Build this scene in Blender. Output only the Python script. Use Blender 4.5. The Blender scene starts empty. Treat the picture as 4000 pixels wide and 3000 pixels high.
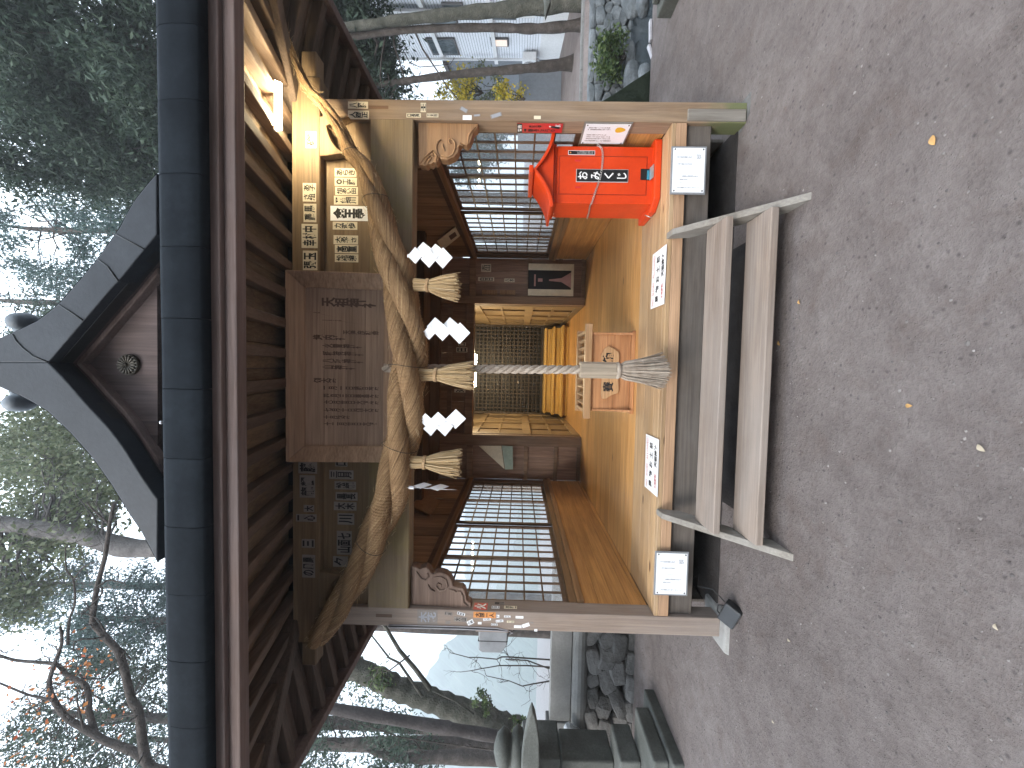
import bpy, math, random
import numpy as np
from mathutils import Vector, Matrix
R = math.radians
random.seed(7); rng = np.random.default_rng(7)
scene = bpy.context.scene
COL = scene.collection

# ---------------------------------------------------------------- camera (a phone held sideways)
CX, CD, CH = 0.031, 2.686, 1.5
YAW, PITCH, ROLL = R(-2.36), R(0.98), R(1.25)
FPX = 1500.0
def _cam_axes():
    cy, sy = math.cos(YAW), math.sin(YAW)
    f = Vector((sy*math.cos(PITCH), cy*math.cos(PITCH), math.sin(PITCH)))
    r = Vector((cy, -sy, 0)); u = r.cross(f)
    c, s = math.cos(ROLL), math.sin(ROLL)
    return c*r + s*u, -s*r + c*u, f
CR, CU, CF = _cam_axes()
CO = Vector((CX, -CD, CH))
cam = bpy.data.cameras.new('camera'); cam.sensor_fit = 'HORIZONTAL'; cam.sensor_width = 36
cam.lens = 36*FPX/4000; cam.clip_start = 0.05; cam.clip_end = 3000
camo = bpy.data.objects.new('camera', cam); COL.objects.link(camo)
X, Y, Z = -CU, CR, -CF
camo.matrix_world = Matrix(((X.x, Y.x, Z.x, CO.x), (X.y, Y.y, Z.y, CO.y), (X.z, Y.z, Z.z, CO.z), (0, 0, 0, 1)))
scene.camera = camo
def at(px, py, x=None, y=None, z=None):
    """the point of the place on a known plane that a photo pixel shows"""
    px, py = float(px), float(py)
    d = CF + (3000-py-1500)/FPX*CR - (px-2000)/FPX*CU
    x, y, z = [None if k is None else float(k) for k in (x, y, z)]
    t = (y-CO.y)/d.y if y is not None else (z-CO.z)/d.z if z is not None else (x-CO.x)/d.x
    return CO + t*d
def mpp(y): return (y+CD)/FPX        # metres per photo pixel at depth y

# ---------------------------------------------------------------- world, sun, exposure
SUN_EL, SUN_AZ = R(38), R(215)       # azimuth clockwise from +Y
w = bpy.data.worlds.new('World'); scene.world = w; w.use_nodes = True
nt = w.node_tree; nt.nodes.clear()
out = nt.nodes.new('ShaderNodeOutputWorld'); bg = nt.nodes.new('ShaderNodeBackground')
sky = nt.nodes.new('ShaderNodeTexSky'); sky.sky_type = 'NISHITA'; sky.sun_disc = False
sky.sun_elevation = SUN_EL; sky.sun_rotation = SUN_AZ; sky.air_density = 1.0; sky.dust_density = 2.5; sky.ozone_density = 1.0
tc = nt.nodes.new('ShaderNodeTexCoord'); nz = nt.nodes.new('ShaderNodeTexNoise')
nz.inputs['Scale'].default_value = 2.2; nz.inputs['Detail'].default_value = 5
mp = nt.nodes.new('ShaderNodeMapRange'); mp.inputs['From Min'].default_value = .35; mp.inputs['From Max'].default_value = .62
mp.inputs['To Min'].default_value = .55; mp.inputs['To Max'].default_value = .95
mix = nt.nodes.new('ShaderNodeMix'); mix.data_type = 'RGBA'
mix.inputs['B'].default_value = (6.9, 7.9, 8.9, 1)
nt.links.new(tc.outputs['Generated'], nz.inputs['Vector']); nt.links.new(nz.outputs['Fac'], mp.inputs['Value'])
nt.links.new(mp.outputs['Result'], mix.inputs['Factor']); nt.links.new(sky.outputs[0], mix.inputs['A'])
nt.links.new(mix.outputs['Result'], bg.inputs['Color']); nt.links.new(bg.outputs[0], out.inputs[0])
bg.inputs['Strength'].default_value = 0.15
sl = bpy.data.lights.new('sun', 'SUN'); sl.energy = 1.0; sl.angle = R(25); sl.color = (1, .96, .9)
so = bpy.data.objects.new('sun', sl); COL.objects.link(so)
sd = Vector((math.sin(SUN_AZ)*math.cos(SUN_EL), math.cos(SUN_AZ)*math.cos(SUN_EL), math.sin(SUN_EL)))
so.rotation_euler = sd.to_track_quat('Z', 'Y').to_euler(); so.location = (0, -20, 30)
vs = scene.view_settings; vs.view_transform = 'Standard'; vs.look = 'None'; vs.gamma = 1; vs.use_curve_mapping = False
vs.exposure = 1.9
scene.cycles.use_denoising = True
scene.cycles.max_bounces = 8; scene.cycles.diffuse_bounces = 4; scene.cycles.transparent_max_bounces = 12
scene.cycles.sample_clamp_indirect = 6

# ---------------------------------------------------------------- materials
def mat_new(name):
    m = bpy.data.materials.new(name); m.use_nodes = True
    return m, m.node_tree, m.node_tree.nodes['Principled BSDF']
def lnk(nt, a, b): nt.links.new(a, b)
def nd(nt, t, **k):
    n = nt.nodes.new(t)
    for a, v in k.items():
        if a in n.inputs: n.inputs[a].default_value = v
        else: setattr(n, a, v)
    return n
def rgba(c): return (c[0], c[1], c[2], 1)
def ramp(nt, stops):
    r = nt.nodes.new('ShaderNodeValToRGB'); e = r.color_ramp.elements
    while len(e) < len(stops): e.new(.5)
    for i, (p, c) in enumerate(stops): e[i].position = p; e[i].color = rgba(c)
    return r
def mixc(nt, fac, a, b, mode='MIX'):
    m = nt.nodes.new('ShaderNodeMix'); m.data_type = 'RGBA'; m.blend_type = mode
    for s, v in (('Factor', fac), ('A', a), ('B', b)):
        if isinstance(v, (int, float)): m.inputs[s].default_value = v
        elif isinstance(v, tuple): m.inputs[s].default_value = rgba(v)
        else: nt.links.new(v, m.inputs[s])
    return m.outputs['Result']
def math_(nt, op, a, b=0.0, c=None):
    m = nt.nodes.new('ShaderNodeMath'); m.operation = op
    for i, v in enumerate((a, b) if c is None else (a, b, c)):
        if isinstance(v, (int, float)): m.inputs[i].default_value = v
        else: nt.links.new(v, m.inputs[i])
    return m.outputs[0]
def coords(nt, island=False):
    """object coordinates, shifted at random from object to object (or from board to board)"""
    t = nt.nodes.new('ShaderNodeTexCoord'); oi = nt.nodes.new('ShaderNodeObjectInfo')
    rnd = oi.outputs['Random']
    if island:
        g = nt.nodes.new('ShaderNodeNewGeometry')
        rnd = math_(nt, 'ADD', g.outputs['Random Per Island'], rnd)
    v = nt.nodes.new('ShaderNodeVectorMath'); v.operation = 'MULTIPLY_ADD'
    v.inputs[1].default_value = (13.1, 7.7, 9.3)
    nt.links.new(rnd, v.inputs[0]); nt.links.new(t.outputs['Object'], v.inputs[2])
    return v.outputs[0], rnd, t.outputs['Object']
def mapped(nt, vec, s):
    m = nt.nodes.new('ShaderNodeMapping'); m.inputs['Scale'].default_value = s
    nt.links.new(vec, m.inputs['Vector']); return m.outputs[0]
def noise(nt, vec, scale, detail=4, rough=.55, dist=0):
    n = nd(nt, 'ShaderNodeTexNoise', Scale=scale, Detail=detail, Roughness=rough, Distortion=dist)
    nt.links.new(vec, n.inputs['Vector']); return n.outputs['Fac']
def wood(name, light, dark, axis='X', rough=.62, bump=.25, knots=False, vary=.25, grey=None, greyamt=.5, stain=None, island=True, spec=.4, moss=0):
    m, nt, b = mat_new(name)
    v, rnd, obj = coords(nt, island)
    a = 'XYZ'.index(axis)
    s1 = [9, 9, 9]; s1[a] = .55; s2 = [55, 55, 55]; s2[a] = 1.6; s3 = [1.6, 1.6, 1.6]; s3[a] = .7
    n1 = noise(nt, mapped(nt, v, s1), 1.6, 5, .6, 1.1)
    n2 = noise(nt, mapped(nt, v, s2), 1.5, 3, .6, .2)
    n3 = noise(nt, mapped(nt, v, s3), 1.5, 4, .6)
    c = ramp(nt, [(.32, dark), (.68, light)]); nt.links.new(n1, c.inputs[0]); c = c.outputs[0]
    g = ramp(nt, [(.3, (.62, .6, .58)), (.65, (1.08, 1.08, 1.08))]); nt.links.new(n2, g.inputs[0])
    c = mixc(nt, .75, c, g.outputs[0], 'MULTIPLY')
    p = ramp(nt, [(.3, (.72, .7, .68)), (.7, (1.12, 1.12, 1.1))]); nt.links.new(n3, p.inputs[0])
    c = mixc(nt, .8, c, p.outputs[0], 'MULTIPLY')
    jit = math_(nt, 'MULTIPLY_ADD', math_(nt, 'FRACT', math_(nt, 'MULTIPLY', rnd, 7.31)), vary*2, 1-vary)
    c = mixc(nt, 1.0, c, jit, 'MULTIPLY')
    if grey:
        gn = ramp(nt, [(.5-greyamt*.35, (0, 0, 0)), (.5+.38*(1-greyamt)+.05, (1, 1, 1))])
        nt.links.new(noise(nt, mapped(nt, v, [q*.9 for q in s3]), 2.3, 6, .65), gn.inputs[0])
        c = mixc(nt, math_(nt, 'MULTIPLY', gn.outputs[0], greyamt), c, grey)
    if stain:                                  # green or brown stains with their own outline
        sc, amt, sz = stain
        gn = ramp(nt, [(.5, (0, 0, 0)), (.66, (1, 1, 1))])
        nt.links.new(noise(nt, v, sz, 5, .65), gn.inputs[0])
        c = mixc(nt, math_(nt, 'MULTIPLY', gn.outputs[0], amt), c, sc)
    if moss:                                    # green growth on the foot of the timber
        sx = nt.nodes.new('ShaderNodeSeparateXYZ'); nt.links.new(obj, sx.inputs[0])
        f = math_(nt, 'ADD', math_(nt, 'MULTIPLY', sx.outputs['Z'], -2.6), math_(nt, 'MULTIPLY_ADD', noise(nt, v, 7, 5, .65), 1.5, moss))
        gn = ramp(nt, [(.35, (0, 0, 0)), (.75, (1, 1, 1))]); nt.links.new(f, gn.inputs[0])
        c = mixc(nt, math_(nt, 'MULTIPLY', gn.outputs[0], .8), c, (.105, .135, .055))
    if knots:
        vv = nd(nt, 'ShaderNodeTexVoronoi', Scale=1.0)
        sk = [6.5, 6.5, 6.5]; sk[a] = 2.4
        nt.links.new(mapped(nt, v, sk), vv.inputs['Vector'])
        kn = ramp(nt, [(.07, (1, 1, 1)), (.12, (0, 0, 0))]); nt.links.new(vv.outputs['Distance'], kn.inputs[0])
        on = math_(nt, 'GREATER_THAN', vv.outputs['Color'], .56)
        c = mixc(nt, math_(nt, 'MULTIPLY', math_(nt, 'MULTIPLY', kn.outputs[0], on), .85), c, (.05, .022, .01))
    nt.links.new(c, b.inputs['Base Color'])
    b.inputs['Roughness'].default_value = rough; b.inputs['Specular IOR Level'].default_value = spec
    bp = nd(nt, 'ShaderNodeBump', Strength=bump, Distance=.004)
    nt.links.new(math_(nt, 'ADD', n2, math_(nt, 'MULTIPLY', n1, .6)), bp.inputs['Height'])
    nt.links.new(bp.outputs[0], b.inputs['Normal'])
    return m
def mottled(name, stops, scale=3, rough=.85, bump=.3, detail=8, spec=.3, metallic=0, fine=40, dist=.01, island=0.0):
    m, nt, b = mat_new(name)
    v, rnd, obj = coords(nt, island > 0)
    n1 = noise(nt, v, scale, detail, .62); n2 = noise(nt, v, fine, 4, .6)
    c = ramp(nt, stops); nt.links.new(math_(nt, 'ADD', math_(nt, 'MULTIPLY', n1, .75), math_(nt, 'MULTIPLY', n2, .25)), c.inputs[0])
    c = c.outputs[0]
    if island:
        c = mixc(nt, 1.0, c, math_(nt, 'MULTIPLY_ADD', math_(nt, 'FRACT', math_(nt, 'MULTIPLY', rnd, 5.7)), island*2, 1-island), 'MULTIPLY')
    nt.links.new(c, b.inputs['Base Color']); b.inputs['Roughness'].default_value = rough
    b.inputs['Specular IOR Level'].default_value = spec; b.inputs['Metallic'].default_value = metallic
    bp = nd(nt, 'ShaderNodeBump', Strength=bump, Distance=dist)
    nt.links.new(math_(nt, 'ADD', n2, n1), bp.inputs['Height']); nt.links.new(bp.outputs[0], b.inputs['Normal'])
    return m
def plain(name, c, rough=.6, metallic=0, spec=.4, grime=.15, scale=9):
    d = tuple(x*(1-grime) for x in c); l = tuple(min(1, x*(1+grime*.6)) for x in c)
    return mottled(name, [(.35, d), (.6, l)], scale, rough, .06, 5, spec, metallic)
def emit(name, c, s):
    m, nt, b = mat_new(name); b.inputs['Base Color'].default_value = rgba((.8, .8, .8))
    b.inputs['Emission Color'].default_value = rgba(c); b.inputs['Emission Strength'].default_value = s
    return m
def leafmat(name, cols, trans=.35, rough=.55):
    m, nt, b = mat_new(name)
    g = nt.nodes.new('ShaderNodeNewGeometry')
    c = ramp(nt, [(i/(len(cols)-1), k) for i, k in enumerate(cols)]); nt.links.new(g.outputs['Random Per Island'], c.inputs[0])
    nt.links.new(c.outputs[0], b.inputs['Base Color']); b.inputs['Roughness'].default_value = rough
    b.inputs['Specular IOR Level'].default_value = .25
    t = nt.nodes.new('ShaderNodeBsdfTranslucent'); ms = nt.nodes.new('ShaderNodeMixShader'); ms.inputs[0].default_value = trans
    nt.links.new(c.outputs[0], t.inputs[0]); o = nt.nodes['Material Output']
    nt.links.new(b.outputs[0], ms.inputs[1]); nt.links.new(t.outputs[0], ms.inputs[2]); nt.links.new(ms.outputs[0], o.inputs[0])
    return m
M = {}
M['post'] = wood('weathered_post_wood', (.40, .275, .17), (.25, .155, .09), 'Z', .75, .35, grey=(.28, .225, .18), greyamt=.55, moss=.35)
M['post_left'] = wood('weathered_post_wood_grey', (.33, .25, .195), (.21, .15, .115), 'Z', .78, .35, grey=(.28, .235, .21), greyamt=.7)
M['beam'] = wood('old_beam_wood', (.26, .175, .095), (.165, .105, .055), 'X', .72, .3, grey=(.16, .12, .085), greyamt=.45)
M['beam_moss'] = wood('stained_beam_wood', (.30, .215, .11), (.19, .125, .06), 'X', .72, .4, grey=(.22, .175, .13), greyamt=.55, stain=((.19, .15, .05), .6, 2.2))
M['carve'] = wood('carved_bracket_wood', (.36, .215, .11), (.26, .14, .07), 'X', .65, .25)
M['carve_shaded'] = wood('shaded_carved_bracket_wood', (.20, .135, .105), (.125, .08, .06), 'X', .7, .25)  # darker copy for the left bracket, shade put into the wood colour
M['rafter'] = wood('rafter_wood', (.155, .105, .075), (.095, .062, .044), 'Y', .75, .3)
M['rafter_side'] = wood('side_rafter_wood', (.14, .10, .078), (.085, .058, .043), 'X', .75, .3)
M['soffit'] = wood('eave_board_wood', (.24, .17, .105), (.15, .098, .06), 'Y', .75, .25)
M['eave'] = wood('eave_edge_wood', (.20, .14, .12), (.115, .075, .065), 'X', .8, .35, grey=(.18, .15, .15), greyamt=.5)
M['floor'] = wood('floor_board_wood', (.64, .37, .145), (.47, .235, .08), 'X', .36, .12, knots=True, vary=.14, spec=.5)
M['floor_edge'] = wood('worn_floor_board_wood', (.56, .37, .20), (.39, .24, .12), 'X', .48, .5, knots=True, vary=.12, grey=(.38, .295, .22), greyamt=.42)
M['nosing'] = wood('new_edge_board_wood', (.52, .335, .21), (.43, .26, .155), 'X', .55, .2, knots=True, vary=.05)
M['sill_grey'] = wood('grey_ground_beam_wood', (.17, .14, .12), (.10, .082, .07), 'X', .85, .4, grey=(.2, .18, .165), greyamt=.5)
M['step'] = wood('grey_step_wood', (.32, .25, .205), (.235, .18, .145), 'X', .8, .4, grey=(.30, .265, .24), greyamt=.6, vary=.06)
M['stringer'] = wood('grey_stringer_wood', (.25, .225, .195), (.175, .15, .125), 'Z', .8, .4, grey=(.28, .265, .245), greyamt=.6, vary=.06)
M['wains'] = wood('wainscot_wood', (.56, .285, .095), (.39, .18, .056), 'Y', .5, .25, vary=.12)
M['wall_in'] = wood('old_wall_board_wood', (.29, .175, .105), (.17, .098, .06), 'Z', .7, .3)
M['wall_side'] = wood('side_wall_board_wood', (.36, .22, .12), (.22, .125, .066), 'Z', .7, .3)
M['ceil'] = wood('dark_ceiling_wood', (.13, .075, .04), (.07, .04, .022), 'X', .75, .3)
M['frame'] = wood('window_frame_wood', (.15, .085, .048), (.085, .047, .028), 'Z', .6, .2)
M['frame_y'] = wood('window_rail_wood', (.30, .165, .075), (.19, .10, .045), 'Y', .55, .25)
M['back'] = wood('back_panel_wood', (.34, .22, .16), (.22, .135, .095), 'Z', .68, .3)
M['back_post'] = wood('back_post_wood', (.30, .195, .125), (.18, .11, .07), 'Z', .68, .3)
M['alcove'] = wood('alcove_panel_wood', (.29, .21, .115), (.20, .135, .072), 'Z', .6, .25)
M['lattice'] = wood('lattice_door_wood', (.062, .047, .037), (.04, .03, .024), 'Z', .65, .2)
M['newwood'] = wood('cypress_box_wood', (.50, .255, .118), (.39, .175, .075), 'X', .5, .15, vary=.06)
M['newwood_l'] = wood('pale_cypress_wood', (.55, .34, .18), (.44, .25, .12), 'X', .5, .15, vary=.06)
M['yellowwood'] = wood('yellow_step_wood', (.60, .40, .13), (.48, .29, .085), 'X', .5, .15, vary=.05)
M['sign_wood'] = wood('plaque_board_wood', (.44, .30, .215), (.33, .215, .155), 'X', .7, .25, vary=.05)
M['sign_frame'] = wood('plaque_frame_wood', (.46, .295, .195), (.33, .205, .13), 'X', .65, .25, vary=.08)
M['ink'] = plain('black_ink', (.012, .012, .013), .7, grime=0)
M['ink_fade'] = plain('faded_brown_ink', (.12, .072, .052), .8, grime=0)
M['ink_grey'] = plain('grey_ink', (.30, .31, .34), .8, grime=0)
M['ink_red'] = plain('red_ink', (.45, .05, .04), .7, grime=0)
M['ink_white'] = plain('white_ink', (.8, .8, .8), .6, grime=0)
M['paper'] = plain('white_paper', (.80, .80, .82), .7, grime=.03)
M['paper_old'] = plain('yellowed_paper', (.66, .58, .43), .8, grime=.12)
M['paper_grey'] = plain('grey_shaded_paper', (.24, .21, .19), .85, grime=.15)  # grey slips; on the left beams this colour also carries the shade
M['red_sign'] = plain('red_sign', (.55, .03, .03), .45)
M['orange_tag'] = plain('orange_tag', (.55, .22, .06), .6, grime=.25)
M['vermilion'] = mottled('vermilion_paint', [(.33, (.50, .038, .006)), (.6, (.62, .052, .008))], 4, .42, .04, 5, .3)
M['black'] = plain('black_paint', (.012, .012, .013), .45)
M['steel'] = plain('worn_steel', (.55, .54, .52), .35, 1.0)
M['silver'] = plain('silver_edge', (.62, .62, .63), .35, .7)
M['copper_light'] = mottled('worn_copper_cap', [(.3, (.10, .115, .13)), (.7, (.17, .19, .21))], 4, .6, .1, 6, .4, .1)
M['copper'] = mottled('aged_copper_sheet', [(.32, (.014, .0165, .021)), (.5, (.022, .0255, .032)), (.7, (.035, .040, .048))], 2.2, .62, .12, 8, .35, .1)
M['gable_wood'] = wood('gable_board_wood', (.13, .095, .09), (.07, .048, .046), 'Z', .8, .3, grey=(.14, .115, .12), greyamt=.4)
M['bronze'] = plain('crest_bronze', (.10, .09, .075), .5, .5)
M['straw'] = mottled('rice_straw', [(.3, (.25, .15, .075)), (.5, (.43, .285, .155)), (.72, (.60, .44, .27))], 24, .8, .9, 6, .25, 0, 160, .006)
M['straw_loose'] = leafmat('loose_straw', [(.42, .28, .14), (.58, .42, .23), (.68, .52, .32)], .12, .7)
M['hemp'] = mottled('hemp_rope', [(.3, (.24, .185, .145)), (.55, (.38, .315, .255)), (.75, (.48, .41, .34))], 22, .85, .9, 6, .2, 0, 150, .005)
M['grip'] = wood('grey_grip_wood', (.36, .30, .23), (.27, .215, .16), 'Z', .7, .3)
M['concrete'] = mottled('grey_concrete', [(.3, (.10, .10, .095)), (.5, (.155, .153, .147)), (.72, (.225, .22, .215))], 2.4, .9, .35, 10, .25, 0, 45, .008)
M['stone'] = mottled('rubble_stone', [(.3, (.075, .072, .068)), (.5, (.125, .12, .115)), (.72, (.19, .185, .18))], 4, .92, .7, 10, .2, 0, 30, .02, .3)
M['stone_blue'] = mottled('blue_grey_stone', [(.3, (.05, .055, .058)), (.5, (.095, .104, .11)), (.72, (.18, .19, .20))], 4, .9, .7, 10, .25, 0, 30, .02, .3)
M['mosstone'] = mottled('mossy_cut_stone', [(.3, (.06, .063, .055)), (.5, (.105, .108, .098)), (.72, (.19, .193, .18))], 2.6, .9, .5, 10, .25, 0, 50, .008)
M['moss_dark'] = mottled('dark_mossy_board', [(.35, (.012, .017, .011)), (.65, (.028, .036, .024))], 5, .95, .5, 8, .15)
M['base_stone'] = mottled('pale_base_stone', [(.3, (.20, .19, .18)), (.7, (.33, .32, .30))], 6, .9, .4, 8, .25)
M['plastic_grey'] = plain('grey_plastic', (.22, .225, .235), .45)
M['cable'] = plain('black_cable', (.015, .015, .016), .5)
M['cable_white'] = plain('pale_cable', (.42, .40, .42), .5)
M['white_paint'] = plain('white_paint', (.72, .72, .72), .5, grime=.06)
M['yellow'] = plain('yellow_plastic', (.55, .36, .02), .5)
M['tube'] = emit('lit_tube', (1.0, .85, .55), 118)
M['tube_in'] = emit('lit_tube_inside', (1.0, .82, .52), 310)
g, gnt, gb = mat_new('window_glass'); gnt.nodes.remove(gb)
gl = gnt.nodes.new('ShaderNodeBsdfGlossy'); gl.inputs['Roughness'].default_value = .015
tr = gnt.nodes.new('ShaderNodeBsdfTransparent'); tr.inputs[0].default_value = (.93, .95, .96, 1)
lw = gnt.nodes.new('ShaderNodeLayerWeight'); lw.inputs[0].default_value = .5; gm = gnt.nodes.new('ShaderNodeMixShader')
gnt.links.new(math_(gnt, 'MULTIPLY_ADD', math_(gnt, 'POWER', lw.outputs['Facing'], 5.0), .8, .06), gm.inputs[0]); gnt.links.new(tr.outputs[0], gm.inputs[1]); gnt.links.new(gl.outputs[0], gm.inputs[2])
tl = gnt.nodes.new('ShaderNodeBsdfTranslucent'); tl.inputs[0].default_value = (.85, .88, .9, 1); gf = gnt.nodes.new('ShaderNodeMixShader'); gf.inputs[0].default_value = .16
gnt.links.new(gm.outputs[0], gf.inputs[1]); gnt.links.new(tl.outputs[0], gf.inputs[2]); gnt.links.new(gf.outputs[0], gnt.nodes['Material Output'].inputs[0]); M['glass'] = g
M['bark'] = mottled('grey_brown_bark', [(.3, (.03, .025, .022)), (.5, (.058, .048, .042)), (.72, (.115, .098, .087))], 5, .95, .9, 9, .15, 0, 26, .03)
M['bark_moss'] = mottled('mossy_bark', [(.3, (.03, .03, .024)), (.5, (.062, .06, .048)), (.72, (.13, .12, .10))], 4, .95, .9, 9, .15, 0, 24, .04)
M['bark_pale'] = mottled('pale_grey_bark', [(.3, (.05, .045, .042)), (.5, (.09, .081, .077)), (.72, (.16, .147, .14))], 3, .95, .8, 9, .15, 0, 20, .04)
M['bark_red'] = mottled('dark_red_bark', [(.3, (.026, .022, .021)), (.5, (.048, .041, .039)), (.72, (.088, .076, .073))], 3, .9, .6, 9, .2, 0, 22, .03)
M['needle'] = leafmat('dark_conifer_leaves', [(.020, .034, .022), (.038, .062, .042), (.070, .10, .066)], .3)
M['needle_blue'] = leafmat('blue_green_conifer_leaves', [(.024, .048, .045), (.045, .082, .075), (.08, .125, .112)], .35)
M['leaf_olive'] = leafmat('olive_leaves', [(.065, .085, .045), (.11, .13, .07), (.17, .185, .11)], .4)
M['leaf_yellow'] = leafmat('yellow_autumn_leaves', [(.20, .19, .03), (.42, .33, .03), (.55, .42, .06), (.14, .17, .04)], .4)
M['leaf_orange'] = leafmat('orange_autumn_leaves', [(.36, .10, .03), (.50, .20, .06), (.30, .06, .03)], .4)
M['leaf_fallen'] = plain('fallen_leaf', (.52, .30, .11), .7, grime=.3)
M['leaf_fallen_pale'] = plain('dry_pale_leaf', (.36, .30, .22), .7, grime=.2)
M['leaf_green'] = leafmat('shrub_leaves', [(.025, .045, .016), (.055, .085, .03), (.11, .14, .05)], .35)
M['siding'] = plain('white_siding', (.78, .80, .84), .7, grime=.06)
M['siding_grey'] = plain('grey_annex_wall', (.17, .185, .205), .8, grime=.1)
M['house_trim'] = plain('dark_window_trim', (.10, .095, .095), .5)
M['house_glass'] = plain('dim_window_glass', (.055, .07, .08), .12, 0, .6)
M['house_lit'] = emit('lit_window', (1.0, .50, .16), .14)
M['shade_soil'] = mottled('shade_soil', [(.3, (.022, .019, .018)), (.7, (.05, .044, .042))], 6, .95, .6, 9, .15, 0, 60, .01)  # near-black soil, the shade beneath the hall put into its colour

m, nt, b = mat_new('twisted_straw')                   # fibres wound round each strand, from its own round-and-along coordinates
a_ = nt.nodes.new('ShaderNodeAttribute'); a_.attribute_name = 'fibre'
f1 = noise(nt, mapped(nt, a_.outputs['Vector'], (5.5, 5.5, 3.0)), 1.0, 5, .68, .3); f2 = noise(nt, mapped(nt, a_.outputs['Vector'], (13, 13, 5)), 1.0, 3, .6, .2); f3 = noise(nt, a_.outputs['Vector'], 1.3, 4, .6)
c = ramp(nt, [(.30, (.09, .048, .022)), (.46, (.27, .16, .08)), (.6, (.40, .26, .135)), (.74, (.58, .42, .25))])
nt.links.new(math_(nt, 'ADD', math_(nt, 'MULTIPLY', f1, .6), math_(nt, 'MULTIPLY', f2, .4)), c.inputs[0])
pz = ramp(nt, [(.3, (.7, .68, .66)), (.7, (1.1, 1.1, 1.1))]); nt.links.new(f3, pz.inputs[0])
nt.links.new(mixc(nt, .8, c.outputs[0], pz.outputs[0], 'MULTIPLY'), b.inputs['Base Color']); b.inputs['Roughness'].default_value = .8; b.inputs['Specular IOR Level'].default_value = .25
bp = nd(nt, 'ShaderNodeBump', Strength=1.0, Distance=.012); nt.links.new(math_(nt, 'ADD', f1, f2), bp.inputs['Height']); nt.links.new(bp.outputs[0], b.inputs['Normal']); M['straw_twist'] = m
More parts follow.
